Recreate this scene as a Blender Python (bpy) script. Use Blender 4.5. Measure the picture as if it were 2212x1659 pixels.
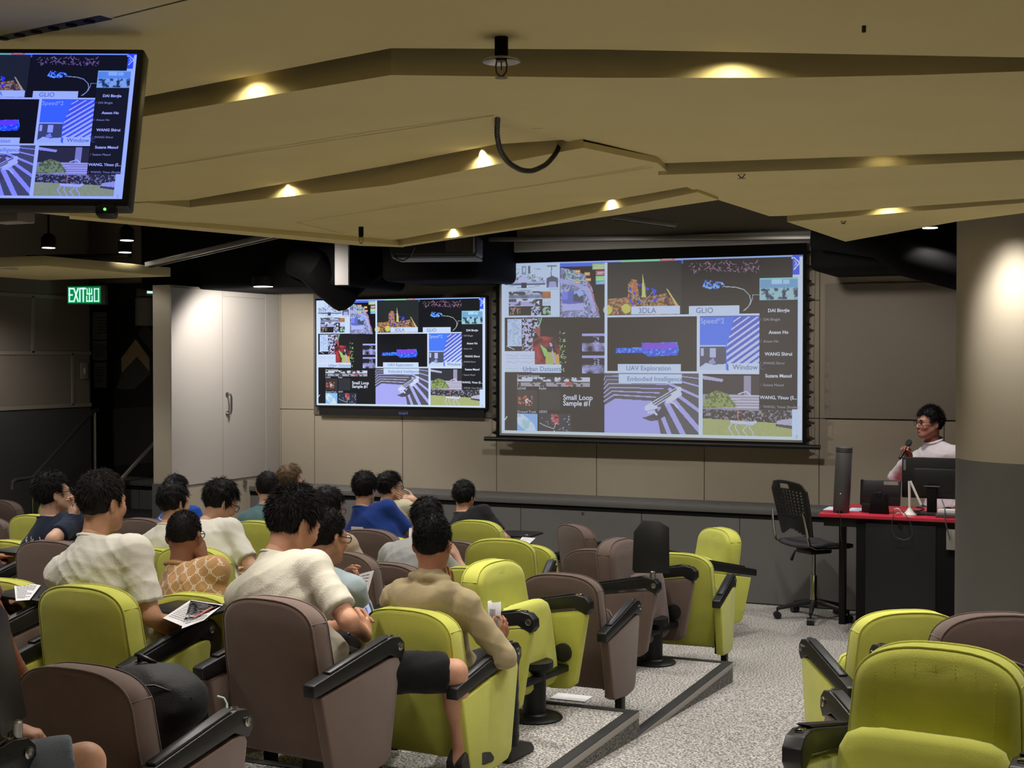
import bpy, bmesh, math, random
import numpy as np
from mathutils import Vector, Matrix, Euler
from mathutils.bvhtree import BVHTree

for o in list(bpy.data.objects): bpy.data.objects.remove(o, do_unlink=True)
SC = bpy.context.scene
COL = SC.collection
R = math.radians
random.seed(7)

# ------------------------------------------------------------ camera
CH = 2.14                                   # camera height above the lowest floor
F_PX, CX, CY = 3000.0, 1106.0, 829.5
YAW, PITCH = R(23.75), -math.atan(56.5 / 3000)
_fw = Vector((-math.sin(YAW) * math.cos(PITCH), math.cos(YAW) * math.cos(PITCH), math.sin(PITCH)))
_rt = Vector((math.cos(YAW), math.sin(YAW), 0))
_up = _rt.cross(_fw)
CAMP = Vector((0, 0, CH))
cd = bpy.data.cameras.new('camera'); cam = bpy.data.objects.new('camera', cd); COL.objects.link(cam)
cd.sensor_fit = 'HORIZONTAL'; cd.sensor_width = 36; cd.lens = 36 * F_PX / 2212
cd.clip_start = .05; cd.clip_end = 100
M = Matrix((_rt, _up, -_fw)).transposed().to_4x4(); M.translation = CAMP
cam.matrix_world = M
SC.camera = cam

# measuring helpers: a sight line through a photo point, met with a plane of the room
def ray(x, y): return _fw + _rt * ((x - CX) / F_PX) - _up * ((y - CY) / F_PX)
def atz(x, y, z): d = ray(x, y); return CAMP + d * ((z - CH) / d.z)
def aty(x, y, Y): d = ray(x, y); return CAMP + d * (Y / d.y)
def atx(x, y, X): d = ray(x, y); return CAMP + d * (X / d.x)

# ------------------------------------------------------------ world, exposure
w = bpy.data.worlds.new('world'); SC.world = w; w.use_nodes = True
w.node_tree.nodes['Background'].inputs[0].default_value = (.9, .93, 1, 1)
w.node_tree.nodes['Background'].inputs[1].default_value = .015
SC.view_settings.view_transform = 'Standard'; SC.view_settings.look = 'None'
SC.view_settings.exposure = 0.0; SC.view_settings.gamma = 1; SC.view_settings.use_curve_mapping = False
LS = 1.75                                     # common factor of all room lamps

def spot(name, loc, power, angle=120, blend=.35, color=(1, .93, .82), radius=.03, aim=None):
    d = bpy.data.lights.new(name, 'SPOT'); d.energy = power * LS; d.spot_size = R(angle); d.spot_blend = blend
    d.color = color; d.shadow_soft_size = radius
    o = bpy.data.objects.new(name, d); COL.objects.link(o); o.location = loc
    if aim is not None: o.rotation_euler = (Vector(aim) - Vector(loc)).to_track_quat('-Z', 'Y').to_euler()
    return o

# ------------------------------------------------------------ materials
def s2l(c):
    c = c / 255.0
    return c / 12.92 if c <= .04045 else ((c + .055) / 1.055) ** 2.4
def rgb(r, g, b): return (s2l(r), s2l(g), s2l(b), 1)
MAT = {}
def mat(name, col, rough=.6, metal=0, spec=.5, noise=None, bump=None, emit=None, sheen=0, alpha=None, trans=0):
    """noise=(scale, amount) mottles the colour, bump=(scale, strength) adds fine relief (object coordinates)"""
    if name in MAT: return MAT[name]
    m = bpy.data.materials.new(name); m.use_nodes = True
    nt = m.node_tree; b = nt.nodes['Principled BSDF']
    b.inputs['Base Color'].default_value = col; b.inputs['Roughness'].default_value = rough
    b.inputs['Metallic'].default_value = metal; b.inputs['Specular IOR Level'].default_value = spec
    if sheen: b.inputs['Sheen Weight'].default_value = sheen; b.inputs['Sheen Roughness'].default_value = .5
    if trans: b.inputs['Transmission Weight'].default_value = trans
    tc = nt.nodes.new('ShaderNodeTexCoord')
    if noise:
        n = nt.nodes.new('ShaderNodeTexNoise'); n.inputs['Scale'].default_value = noise[0]; n.inputs['Detail'].default_value = 3
        nt.links.new(tc.outputs['Object'], n.inputs['Vector'])
        r = nt.nodes.new('ShaderNodeValToRGB'); a = noise[1]
        r.color_ramp.elements[0].position = .3; r.color_ramp.elements[1].position = .7
        r.color_ramp.elements[0].color = [max(0, c * (1 - a)) for c in col[:3]] + [1]
        r.color_ramp.elements[1].color = [min(1, c * (1 + a)) for c in col[:3]] + [1]
        nt.links.new(n.outputs['Fac'], r.inputs['Fac']); nt.links.new(r.outputs['Color'], b.inputs['Base Color'])
    if bump:
        n2 = nt.nodes.new('ShaderNodeTexNoise'); n2.inputs['Scale'].default_value = bump[0]; n2.inputs['Detail'].default_value = 2
        nt.links.new(tc.outputs['Object'], n2.inputs['Vector'])
        bp = nt.nodes.new('ShaderNodeBump'); bp.inputs['Strength'].default_value = bump[1]; bp.inputs['Distance'].default_value = .01
        nt.links.new(n2.outputs['Fac'], bp.inputs['Height']); nt.links.new(bp.outputs['Normal'], b.inputs['Normal'])
    if emit:
        b.inputs['Emission Color'].default_value = emit[0]; b.inputs['Emission Strength'].default_value = emit[1]
    MAT[name] = m
    return m

def carpet_mat(name, dark, light, scale):
    m = mat(name, light, .95, spec=.1, bump=(scale * 1.3, .5)); nt = m.node_tree; b = nt.nodes['Principled BSDF']
    tc = nt.nodes.new('ShaderNodeTexCoord'); n = nt.nodes.new('ShaderNodeTexNoise'); n.inputs['Scale'].default_value = scale
    n.inputs['Detail'].default_value = 1.5; n.inputs['Roughness'].default_value = .6
    r = nt.nodes.new('ShaderNodeValToRGB'); e = r.color_ramp.elements
    e[0].position = .42; e[0].color = dark; e[1].position = .58; e[1].color = light
    nt.links.new(tc.outputs['Object'], n.inputs['Vector']); nt.links.new(n.outputs['Fac'], r.inputs['Fac'])
    nt.links.new(r.outputs['Color'], b.inputs['Base Color'])
    return m

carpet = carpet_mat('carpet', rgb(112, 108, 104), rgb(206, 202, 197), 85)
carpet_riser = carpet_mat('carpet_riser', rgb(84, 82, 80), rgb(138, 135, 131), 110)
carpet_stage = carpet_mat('carpet_stage', rgb(96, 94, 92), rgb(128, 126, 122), 150)
green = mat('fabric_green', rgb(205, 207, 92), .85, spec=.2, noise=(9, .05), bump=(420, .25), sheen=.25)
brown = mat('fabric_brown', rgb(116, 97, 89), .85, spec=.2, noise=(9, .05), bump=(420, .25), sheen=.25)
blk = mat('black_plastic', rgb(24, 24, 25), .42, spec=.5, bump=(300, .06))
blk_matte = mat('black_matte', rgb(14, 14, 15), .8, spec=.2)
blk_metal = mat('black_metal', rgb(20, 20, 21), .45, metal=.4)
steel = mat('steel', rgb(170, 168, 165), .28, metal=1)
chrome = mat('chrome', rgb(215, 215, 215), .1, metal=1)
alu = mat('aluminium_strip', rgb(165, 160, 152), .5, metal=.3)
nosing_black = mat('nosing_black', rgb(33, 33, 34), .6, bump=(120, .2))
beige = mat('wall_beige', rgb(172, 162, 145), .75, spec=.25, noise=(3, .02))
beige_joint = mat('wall_joint', rgb(92, 86, 78), .9)
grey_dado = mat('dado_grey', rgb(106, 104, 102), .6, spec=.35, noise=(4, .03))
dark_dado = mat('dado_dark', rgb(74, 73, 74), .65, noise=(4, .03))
ceil_y = mat('ceiling_khaki', rgb(216, 200, 146), .8, spec=.2, noise=(2.5, .025))
ceil_j = mat('ceiling_joint', rgb(96, 84, 50), .9)
blackpaint = mat('black_paint', rgb(9, 9, 10), .85, spec=.15)
white_pl = mat('white_plastic', rgb(228, 226, 220), .45)
paper_m = mat('paper', rgb(238, 236, 240), .8)
ink = mat('print_ink', rgb(120, 120, 126), .9)
glass_lens = mat('glasses_lens', rgb(200, 205, 205), .05, spec=.6, trans=.95)

# ------------------------------------------------------------ mesh building
class MB:
    def __init__(s): s.v = []; s.f = []
    def add(s, vs, fs):
        o = len(s.v); s.v += [tuple(v) for v in vs]; s.f += [tuple(i + o for i in f) for f in fs]; return s
    def quad(s, a, b, c, d): return s.add([a, b, c, d], [(0, 1, 2, 3)])
    def poly(s, pts): return s.add(pts, [tuple(range(len(pts)))])
    def box(s, x0, x1, y0, y1, z0, z1, bev=0, m=None, seg=2):
        bm = bmesh.new(); bmesh.ops.create_cube(bm, size=1)
        for v in bm.verts: v.co = Vector(((x0 + x1) / 2 + v.co.x * (x1 - x0), (y0 + y1) / 2 + v.co.y * (y1 - y0), (z0 + z1) / 2 + v.co.z * (z1 - z0)))
        if bev: bmesh.ops.bevel(bm, geom=bm.edges[:], offset=bev, segments=seg, affect='EDGES', profile=.5)
        return s.bm(bm, m)
    def bm(s, bm, m=None):
        if m is not None: bm.transform(m)
        bm.verts.ensure_lookup_table()
        s.add([v.co[:] for v in bm.verts], [[v.index for v in f.verts] for f in bm.faces]); bm.free(); return s
    def prism(s, pts, axis, a, b, bev=0, m=None, seg=2):
        """outline pts (2-D) extruded along axis from a to b"""
        def P(p, t): return {'x': (t, p[0], p[1]), 'y': (p[0], t, p[1]), 'z': (p[0], p[1], t)}[axis]
        bm = bmesh.new(); n = len(pts)
        A = [bm.verts.new(P(p, a)) for p in pts]; B = [bm.verts.new(P(p, b)) for p in pts]
        bm.faces.new(A); bm.faces.new(B[::-1])
        for i in range(n): bm.faces.new((A[i], B[i], B[(i + 1) % n], A[(i + 1) % n]))
        bmesh.ops.recalc_face_normals(bm, faces=bm.faces[:])
        if bev: bmesh.ops.bevel(bm, geom=bm.edges[:], offset=bev, segments=seg, affect='EDGES', profile=.5, clamp_overlap=True)
        return s.bm(bm, m)
    def tube(s, path, r, n=8, cap=True):
        P = [Vector(p) for p in path]; k = len(P); rr = r if isinstance(r, (list, tuple)) else [r] * k
        prev = None; rings = []
        for i in range(k):
            t = (P[min(i + 1, k - 1)] - P[max(i - 1, 0)])
            t = t.normalized() if t.length > 1e-9 else Vector((0, 0, 1))
            if prev is None:
                u = t.orthogonal().normalized()
            else:
                u = prev - t * prev.dot(t); u = u.normalized() if u.length > 1e-6 else t.orthogonal().normalized()
            prev = u; q = t.cross(u)
            rings.append([P[i] + (u * math.cos(2 * math.pi * j / n) + q * math.sin(2 * math.pi * j / n)) * rr[i] for j in range(n)])
        vs = [v for r_ in rings for v in r_]; fs = []
        for i in range(k - 1):
            for j in range(n):
                j2 = (j + 1) % n; fs.append((i * n + j, i * n + j2, (i + 1) * n + j2, (i + 1) * n + j))
        if cap: fs.append(tuple(range(n))[::-1]); fs.append(tuple((k - 1) * n + j for j in range(n)))
        return s.add(vs, fs)
    def lathe(s, prof, n=20, c=(0, 0, 0), m=None, cap=True):
        """profile of (radius, height) about z"""
        vs = []; fs = []; k = len(prof)
        for r, z in prof:
            for j in range(n):
                a = 2 * math.pi * j / n; p = Vector((r * math.cos(a), r * math.sin(a), z))
                if m is not None: p = m @ p
                vs.append((p.x + c[0], p.y + c[1], p.z + c[2]))
        for i in range(k - 1):
            for j in range(n):
                j2 = (j + 1) % n; fs.append((i * n + j, i * n + j2, (i + 1) * n + j2, (i + 1) * n + j))
        if cap: fs.append(tuple(range(n))[::-1]); fs.append(tuple((k - 1) * n + j for j in range(n)))
        return s.add(vs, fs)
    def mesh(s, name, smooth=False):
        me = bpy.data.meshes.new(name); me.from_pydata([tuple(v) for v in s.v], [], s.f); me.update()
        if smooth:
            me.shade_smooth() if smooth is True else None
            if smooth is not True:
                me.shade_smooth(); me.set_sharp_from_angle(angle=R(smooth))
        return me
    def build(s, name, m, parent=None, smooth=35, **tags):
        return link(name, s.mesh(name, smooth), m, parent, **tags)

def link(name, me, m=None, parent=None, loc=None, rot=None, **tags):
    o = bpy.data.objects.new(name, me); COL.objects.link(o)
    if m is not None and me is not None and len(me.materials) == 0: me.materials.append(m)
    if parent is not None: o.parent = parent
    if loc is not None: o.location = loc
    if rot is not None: o.rotation_euler = rot
    tag(o, **tags); return o
def tag(o, label=None, cat=None, group=None, kind=None):
    if label: o['label'] = label
    if cat: o['category'] = cat
    if group: o['group'] = group
    if kind: o['kind'] = kind
    return o
def thing(name, loc, label, cat, rz=0, group=None, rot=None):
    o = bpy.data.objects.new(name, None); COL.objects.link(o); o.location = loc
    o.rotation_euler = rot if rot is not None else (0, 0, rz); o.empty_display_size = .1
    return tag(o, label, cat, group)
def text_tris(txt, size, bold=0.0, align='CENTER'):
    """triangles of a line of lettering in the xy plane"""
    c = bpy.data.curves.new('t', 'FONT'); c.body = txt; c.size = size; c.align_x = align; c.align_y = 'CENTER'
    c.resolution_u = 3; c.offset = bold
    o = bpy.data.objects.new('t', c); COL.objects.link(o)
    dg = bpy.context.evaluated_depsgraph_get(); me = bpy.data.meshes.new_from_object(o.evaluated_get(dg))
    vs = [v.co[:] for v in me.vertices]; fs = [tuple(p.vertices) for p in me.polygons]
    bpy.data.objects.remove(o); bpy.data.curves.remove(c); bpy.data.meshes.remove(me)
    return vs, fs

# ============================================================ ceiling lamps hidden in the slots, and added fill lamps
CZ = CH                                   # heights below are metres above the camera
def cp(x, y, h, gap=0):
    p = atz(x, y, CZ + h)
    if gap:
        d = p - CAMP; p = CAMP + d * (1 - gap / Vector((d.x, d.y)).length)
    return p
LAMP = (1, .96, .90)
SLOT = [(1590, 167), (1900, 358), (1905, 462), (525, 214), (610, 426), (1030, 364), (970, 514), (1312, 455), (395, 488), (640, 510)]   # photo point on the fascia foot below each lamp that shows a scallop
for i, (x, y) in enumerate(SLOT):
    p = cp(x, y, .66); d = Vector((p.x, p.y, 0)).normalized()
    q = p - d * .036 + Vector((0, 0, .066))
    # the downlight itself, leaning a little away from the fascia, and its weak spill that draws the scallop
    spot('slot_or_fill_lamp', q, 60, 62, .6, LAMP, .02, aim=q - d * .46 + Vector((0, 0, -1)))
    spot('downlight_spill', p - d * .055 + Vector((0, 0, .046)), .75, 158, .5, (1, .9, .6), .008)
# added fill spots just under the panels, without fixtures, for even light
for x in (-8.6, -7.2, -5.8, -4.4, -3.0, -1.6, -.2, 1.3):
    for y in (4.3, 5.6, 6.9, 8.2, 9.5):
        if x < -7 and y > 9: continue
        spot('slot_or_fill_lamp', (x + (.35 if int(y) % 2 else -.35), y, 2.775), 30, 112, .85, LAMP, .09)
for x, y, pw in [(-6.0, 2.9, 14), (-3.6, 2.3, 14), (-.9, 2.2, 75), (-1.7, 10.7, 40), (-4.2, 10.7, 36), (-6.4, 10.6, 36), (-8.4, 9.4, 30)]:
    spot('slot_or_fill_lamp', (x, y, 2.84), pw, 100, .6, LAMP, .05)  # extra fill lamps added without fixtures, some out of view
spot('slot_or_fill_lamp', (-9.3, 9.7, 2.72), 22, 165, .8, LAMP, .05)  # fixture-less lamp added to brighten the dark left wall

# ============================================================ floor, tiers, aisle
def struct(o): o['kind'] = 'structure'; return o
XA, XR = -2.34, -1.12                      # aisle edges
TY = [8.94, 7.0, 5.06, 3.12, 1.18]          # front edges of the tiers
TH = .13
# low floor
struct(MB().box(-13, 6, 8.90, 12.8, -.2, 0).build('floor', carpet))
# aisle ramp
rp = MB(); slope = .064
rp.prism([(8.95, 0), (8.95, -.3), (-4, -.3), (-4, (8.95 + 4) * slope)], 'x', XA - .05, XR + .6)
struct(rp.build('floor_ramp', carpet))
for k, y in enumerate(TY):
    z = TH * (k + 1); yb = TY[k + 1] if k + 1 < len(TY) else -4
    t = struct(MB().box(-13, XA - .012, yb - .0, y - .012, -.2, z).build('floor_tier', carpet))
    # riser carpet, aluminium strip and black nosing on the aisle side and the front
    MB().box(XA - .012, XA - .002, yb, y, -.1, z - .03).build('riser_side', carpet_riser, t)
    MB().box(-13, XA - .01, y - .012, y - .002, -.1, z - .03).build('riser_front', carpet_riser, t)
    MB().box(XA - .01, XA, yb + .0, y, z - .034, z + .002, .001).build('edge_strip', alu, t)
    MB().box(XA - .062, XA - .001, yb + .0, y, z - .004, z + .006, .002).build('nosing', nosing_black, t)
    MB().box(-13, XA - .062, y - .052, y, z - .034, z + .005, .002).build('nosing_front', nosing_black, t)
RZ = [(6.9, 5.75, .26), (5.75, 4.35, .39), (4.35, -4, .52)]
for y0, y1, z in RZ:
    struct(MB().box(XR, 6, y1, y0, -.2, z).build('floor_tier_right', carpet))
struct(MB().box(XR + .3, 6, 6.9, 8.9, -.2, .13).build('floor_tier_right', carpet))

# ============================================================ front wall with its panels
WY = 12.4
wall = struct(MB().box(-14, 6, WY + .012, WY + .25, 0, 4.2).build('wall_front', beige_joint))
LZ = .83                                    # ledge height
def xw(px): return aty(px, 900, WY).x
seams = [-13.9, xw(608), xw(680), xw(870), xw(1073), xw(1289), xw(1522), xw(1770), xw(2040), .8, 2.3, 3.8, 5.9]
zmid = aty(866, 888, WY).z
pan_m = beige
for i in range(len(seams) - 1):
    a, b = seams[i], seams[i + 1]
    if i < 2 or i == 7: zs = [LZ - .02, zmid, 3.9]
    else: zs = [LZ - .02, zmid, 2.65, 3.9]
    for z0, z1 in zip(zs[:-1], zs[1:]):
        MB().box(a + .003, b - .003, WY - .006, WY + .014, z0 + .003, z1 - .003, .002, seg=1).build('wall_panel', beige, wall)
# pinboard set in the wall right of the screen
pb = MB().box(aty(1782, 700, WY - .03).x, -.2, WY - .032, WY - .004, aty(1800, 903, WY).z, aty(1800, 614, WY).z, .003).build('pin_board', mat('pinboard', rgb(150, 141, 130), .95, bump=(200, .3)), None,
    label='large beige fabric pinboard on the wall right of the projection screen', cat='board')
MB().tube([aty(1929, 893, WY - .02), aty(1929, 907, WY - .02)], .006).build('wall_hook', blk_matte, None, label='small black hook on the wall beside the presenter', cat='hook')
# ledge in front of the wall
LY = 11.85
led = struct(MB().box(-13, 6, LY + .02, WY + .01, 0, LZ - .02).build('stage_ledge', grey_dado))
MB().box(-13, 6, LY + .03, WY, LZ - .03, LZ).build('ledge_carpet', carpet_stage, led)
MB().box(-13, 6, LY - .012, LY + .03, LZ - .045, LZ + .004, .004).build('ledge_edge', mat('ledge_edge', rgb(96, 94, 92), .45), led)
MB().box(-13, 6, LY + .005, LY + .03, LZ - .085, LZ - .045).build('ledge_shadow_gap', blk_matte, led)
def xl(px): return aty(px, 1200, LY).x
cuts = [-13, xl(300), xl(640), xl(1124), xl(1385), xl(1597), xl(1818), xl(2100), 2, 4, 6]
for a, b in zip(cuts[:-1], cuts[1:]):
    p = MB().box(a + .003, b - .003, LY + .008, LY + .022, .012, LZ - .088, .002, seg=1).build('ledge_panel', grey_dado, led)
    if abs(a - xl(1124)) < .01:
        q = aty(1259, 1108, LY + .005); MB().lathe([(.012, 0), (.012, .006), (.006, .008)], 12, (0, 0, 0), Matrix.Translation(q) @ Matrix.Rotation(R(90), 4, 'X')).build('panel_lock', steel, led)

# partition wall with the cupboard door, left of the display
PX0, PX1 = -8.33, -8.12
PYF = 10.57
part = struct(MB().box(PX0, PX1 - .012, PYF, WY, .0, 2.82).build('wall_partition', beige))
part_m = mat('partition_grey', rgb(176, 170, 164), .7, spec=.25)
zb = .93; ydl, ydr = atx(481, 800, PX1).y, atx(574, 800, PX1).y
ztop = atx(481, 640, PX1).z
MB().box(PX1 - .014, PX1, PYF + .002, ydl - .003, zb, 2.80, .002, seg=1).build('side_panel', part_m, part)
MB().box(PX1 - .014, PX1, ydr + .003, WY - .01, zb, 2.80, .002, seg=1).build('side_panel', part_m, part)
MB().box(PX1 - .014, PX1, ydl + .003, ydr - .003, ztop + .004, 2.80, .002, seg=1).build('side_panel', part_m, part)
MB().box(PX1 - .014, PX1 - .013, ydl - .003, ydr + .003, zb, 2.80).build('door_gap', beige_joint, part)
door = MB().box(PX1 - .012, PX1 + .001, ydl + .004, ydr - .004, zb, ztop - .004, .002, seg=1).build('cupboard_door', part_m, part)
h0, h1 = atx(490, 852, PX1), atx(490, 893, PX1); hx = PX1 + .055
MB().tube([(PX1, h0.y, h0.z), (hx - .01, h0.y, h0.z), (hx, h0.y, h0.z - .03), (hx, h1.y, h1.z + .03), (hx - .01, h1.y, h1.z), (PX1, h1.y, h1.z)], .011, 10).lathe([(.025, 0), (.025, .008)], 14, (0, 0, 0), Matrix.Translation((PX1, h0.y, h0.z)) @ Matrix.Rotation(R(90), 4, 'Y')).lathe([(.025, 0), (.025, .008)], 14, (0, 0, 0), Matrix.Translation((PX1, h1.y, h1.z)) @ Matrix.Rotation(R(90), 4, 'Y')).build('door_handle', steel, door)
q = atx(529, 1043, PX1); MB().lathe([(.03, 0), (.03, .01), (.018, .02)], 14, (0, 0, 0), Matrix.Translation(q) @ Matrix.Rotation(R(90), 4, 'Y')).build('door_stop', steel, part)
MB().box(PX0 - .01, PX1 + .01, PYF - .012, PYF, 0, .96, .003).build('partition_plinth', dark_dado, part)

# left wall: beige panels with paler trim strips, dark dado
WX = -10.0; wyl = atx(197, 800, WX).y
lw = struct(MB().box(WX - .25, WX - .012, -4, wyl, 0, 4.2).build('wall_left', beige_joint))
dz = atx(0, 883, WX).z
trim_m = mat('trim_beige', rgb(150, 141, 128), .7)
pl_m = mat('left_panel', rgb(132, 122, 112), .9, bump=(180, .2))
z1 = atx(0, 762, WX).z; z2 = atx(0, 635, WX).z
yv1, yv2 = atx(71, 700, WX).y, atx(157, 820, WX).y
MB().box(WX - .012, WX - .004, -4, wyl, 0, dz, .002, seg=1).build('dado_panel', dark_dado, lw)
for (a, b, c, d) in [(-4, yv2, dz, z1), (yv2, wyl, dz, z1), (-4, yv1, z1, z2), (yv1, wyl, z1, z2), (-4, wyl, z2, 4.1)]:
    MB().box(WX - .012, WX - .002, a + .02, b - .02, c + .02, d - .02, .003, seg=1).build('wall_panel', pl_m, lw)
for z in (dz, z1, z2): MB().box(WX - .012, WX + .006, -4, wyl, z - .02, z + .02, .002, seg=1).build('trim_strip', trim_m, lw)
for y, za, zb_ in ((yv1, z1, z2), (yv2, dz, z1)): MB().box(WX - .012, WX + .006, y - .02, y + .02, za, zb_, .002, seg=1).build('trim_strip', trim_m, lw)
sw = thing('light_switch', atx(181, 801, WX + .006), 'white light switch plate on the dim left wall', 'switch')
MB().box(0, .01, -.055, .055, -.085, .085, .003).build('switch_plate', mat('switch_grey', rgb(150, 146, 138), .5), sw)
MB().box(.009, .014, -.012, .012, -.03, .03, .002).build('rocker', white_pl, sw)
# remaining walls, outside the frame
struct(MB().box(-14, 6, -4.2, -4, 0, 4.2).build('wall_back', beige))
struct(MB().box(5.0, 5.2, -4, 12.6, 0, 4.2).build('wall_right', beige))
struct(MB().box(-14.2, -14, -4, 12.6, 0, 4.2).build('wall_far_left', blackpaint))

# ------------------------------------------------------------ dim exit recess: back wall, door with a chevron window, notices
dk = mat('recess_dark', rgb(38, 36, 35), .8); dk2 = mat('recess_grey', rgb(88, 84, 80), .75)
RY = WY - .02
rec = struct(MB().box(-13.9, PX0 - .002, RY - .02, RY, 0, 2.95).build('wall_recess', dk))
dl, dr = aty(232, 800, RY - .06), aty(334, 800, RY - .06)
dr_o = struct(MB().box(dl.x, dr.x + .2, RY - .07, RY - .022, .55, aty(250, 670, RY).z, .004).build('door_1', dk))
def chev(pts, m, nm, t): MB().prism([(p.x, p.z) for p in [aty(x, y, RY - .075) for x, y in pts]], 'y', RY - .074 - t, RY - .07, .0).build(nm, m, dr_o)
chev([(293, 733), (322, 773), (323, 803), (296, 770), (263, 806), (262, 774)], mat('recess_timber', rgb(196, 166, 128), .7, noise=(14, .1)), 'chevron_window', .004)
chev([(296, 771), (326, 808), (290, 841), (262, 841), (262, 808)], dk2, 'chevron_panel', .008)
chev([(314, 700), (334, 722), (334, 765), (297, 722)], dk2, 'chevron_panel', .006)
chev([(252, 838), (262, 812), (262, 841)], dk2, 'chevron_panel', .006)
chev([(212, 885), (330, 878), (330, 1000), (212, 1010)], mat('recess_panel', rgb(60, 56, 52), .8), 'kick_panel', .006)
for (a, b, c, d, lab) in [(200, 674, 245, 734, 'printed notice with text, topmost of three beside the dark exit door'), (200, 736, 237, 779, 'grey notice sheet, middle of three beside the dark exit door'), (204, 783, 230, 837, 'small notice, lowest of three beside the dark exit door')]:
    p0, p1 = aty(a, d, RY - .035), aty(c, b, RY - .035)
    n = thing('notice', (p0 + p1) / 2, lab, 'notice'); w2, h2 = (p1.x - p0.x) / 2, (p1.z - p0.z) / 2
    MB().box(-w2, w2, -.003, .003, -h2, h2).build('sheet', mat('notice_grey', rgb(168, 166, 160), .8), n)
    pr = MB(); rr = random.Random(a + b)
    for k in range(6): zz = h2 * (.6 - k * .22); ww = w2 * rr.uniform(.4, .8); pr.box(-ww, ww, -.0045, -.003, zz - .008, zz + .008)
    pr.build('print', ink, n)
# stair rails towards the exit
def rail(pts, r, lab, feet):
    t = thing('hand_rail', (0, 0, 0), lab, 'hand rail'); MB().tube(pts, r, 10).build('rail', steel, t)
    for a, b in feet: MB().tube([a, b], r * .85, 10).build('post', steel, t)
X1 = -9.55
a = [atx(24, 1057, X1), atx(25, 1042, X1), atx(34, 1037, X1), atx(70, 1032, X1), atx(203, 888, X1), atx(212, 886, X1)]
rail(a, .02, 'steel stair handrail running up the dark left wall', [(a[3], (a[3].x, a[3].y, .02)), (atx(205, 889, X1), (X1, atx(205, 889, X1).y, .02))])
X2 = -8.62
b = [atx(262, 1035, X2), atx(330, 960, X2), atx(345, 945, X2)]
rail(b, .02, 'bright steel stair handrail beside the grey partition', [(b[2], (X2, b[2].y, .02)), (b[0], (X2, b[0].y, .02))])
for k in range(3):
    struct(MB().box(WX, PX0, 10.75 + .3 * k, RY - .02, .002, .18 * (k + 1), .004).build('stair_step', mat('stair_dark', rgb(44, 42, 41), .8)))
# illuminated exit signs
ex = thing('exit_sign', aty(186, 637, 11.2), 'green lit exit sign with white letters above the dark doorway', 'sign', rz=R(14))
s_ = 11.2 / 3000 * 1.33
MB().box(-42 * s_, 42 * s_, 0, .06, -20 * s_, 20 * s_, .006).build('sign_housing', mat('sign_housing', rgb(112, 108, 100), .6), ex)
g_em = mat('sign_green', rgb(0, 120, 66), .5, emit=(rgb(0, 176, 92), .55)); w_em = mat('sign_white', rgb(225, 245, 245), .5, emit=(rgb(205, 250, 245), .95))
MB().box(-40 * s_, 32 * s_, -.006, 0, -17 * s_, 17 * s_, .002).build('sign_face', g_em, ex)
L = MB()
def stroke(x0, z0, x1, z1, t=3.2):
    d = Vector((x1 - x0, 0, z1 - z0)); n = Vector((-d.z, 0, d.x)).normalized() * t / 2; e = d.normalized() * t / 2
    A, B = Vector((x0, 0, z0)) - e, Vector((x1, 0, z1)) + e
    L.quad(*[((p.x) * s_, -.0075, p.z * s_) for p in (A - n, B - n, B + n, A + n)])
for q in [(-36, -13, -36, 13), (-36, 13, -29, 13), (-36, 0, -30, 0), (-36, -13, -29, -13), (-26, 13, -17, -13), (-17, 13, -26, -13), (-13, 13, -13, -13), (-10, 13, -1, 13), (-5.5, 13, -5.5, -13)]: stroke(*q)
for q in [(8, 13, 8, -13), (3, 12, 3, 2), (13, 12, 13, 2), (3, 2, 13, 2), (2, -3, 2, -13), (14, -3, 14, -13), (2, -13, 14, -13), (19, 12, 19, -13), (28, 12, 28, -13), (19, 12, 28, 12), (19, -13, 28, -13)]: stroke(*q, t=2.4)
L.build('sign_lettering', w_em, ex, smooth=False)
e2 = thing('exit_sign', aty(318, 640, 11.9), 'second exit sign half hidden behind the partition edge', 'sign', rz=R(20))
MB().box(-.12, .1, 0, .05, -.08, .08, .005).build('sign_housing', mat('sign_housing', rgb(1, 1, 1)), e2)
MB().box(.0, .1, -.006, 0, .03, .07).box(.07, .1, -.006, 0, -.06, .07).build('sign_face', w_em, e2)
MB().lathe([(.13, -.28), (.13, 0), (.1, .02)], 20).build('camera_housing', mat('cam_grey', rgb(120, 116, 110), .5), thing('ceiling_camera', aty(320, 655, 11.6) + Vector((0, 0, .05)), 'grey cylindrical housing hanging in front of the second exit sign', 'ceiling camera'))

# ============================================================ khaki ceiling: lapped panels, their fascias, sprinklers
HL = .66
def panel(pts, label=None, fasc=(), lip=.02, name='ceiling'):
    """pts (px, py, h, gap); fasc lists the edges (i, i+1) that carry a deep fascia"""
    P = [cp(*p) if not isinstance(p, Vector) else p for p in pts]; n = len(P)
    m = MB(); m.poly(P[::-1])
    for i in range(n):
        j = (i + 1) % n; up = .17 if i in fasc else lip; u = Vector((0, 0, up)); m.quad(P[i], P[i] + u, P[j] + u, P[j])
    bm = bmesh.new()
    me = m.mesh('ceiling_panel'); bm.from_mesh(me); bmesh.ops.recalc_face_normals(bm, faces=bm.faces[:]); bmesh.ops.triangulate(bm, faces=[f for f in bm.faces if len(f.verts) > 4])
    bm.to_mesh(me); bm.free()
    o = link(name, me, ceil_y); o['kind'] = 'structure'; return o, P
def joint(o, a, b, z=None):
    A, B = a, b; d = (B - A).normalized(); n = Vector((-d.y, d.x, 0)) * .0025; dn = Vector((0, 0, -.0012))
    MB().quad(A - n + dn, A + n + dn, B + n + dn, B - n + dn).build('panel_joint', ceil_j, o)
G = .07
V = lambda x, y, h: Vector((x, y, CH + h))
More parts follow.
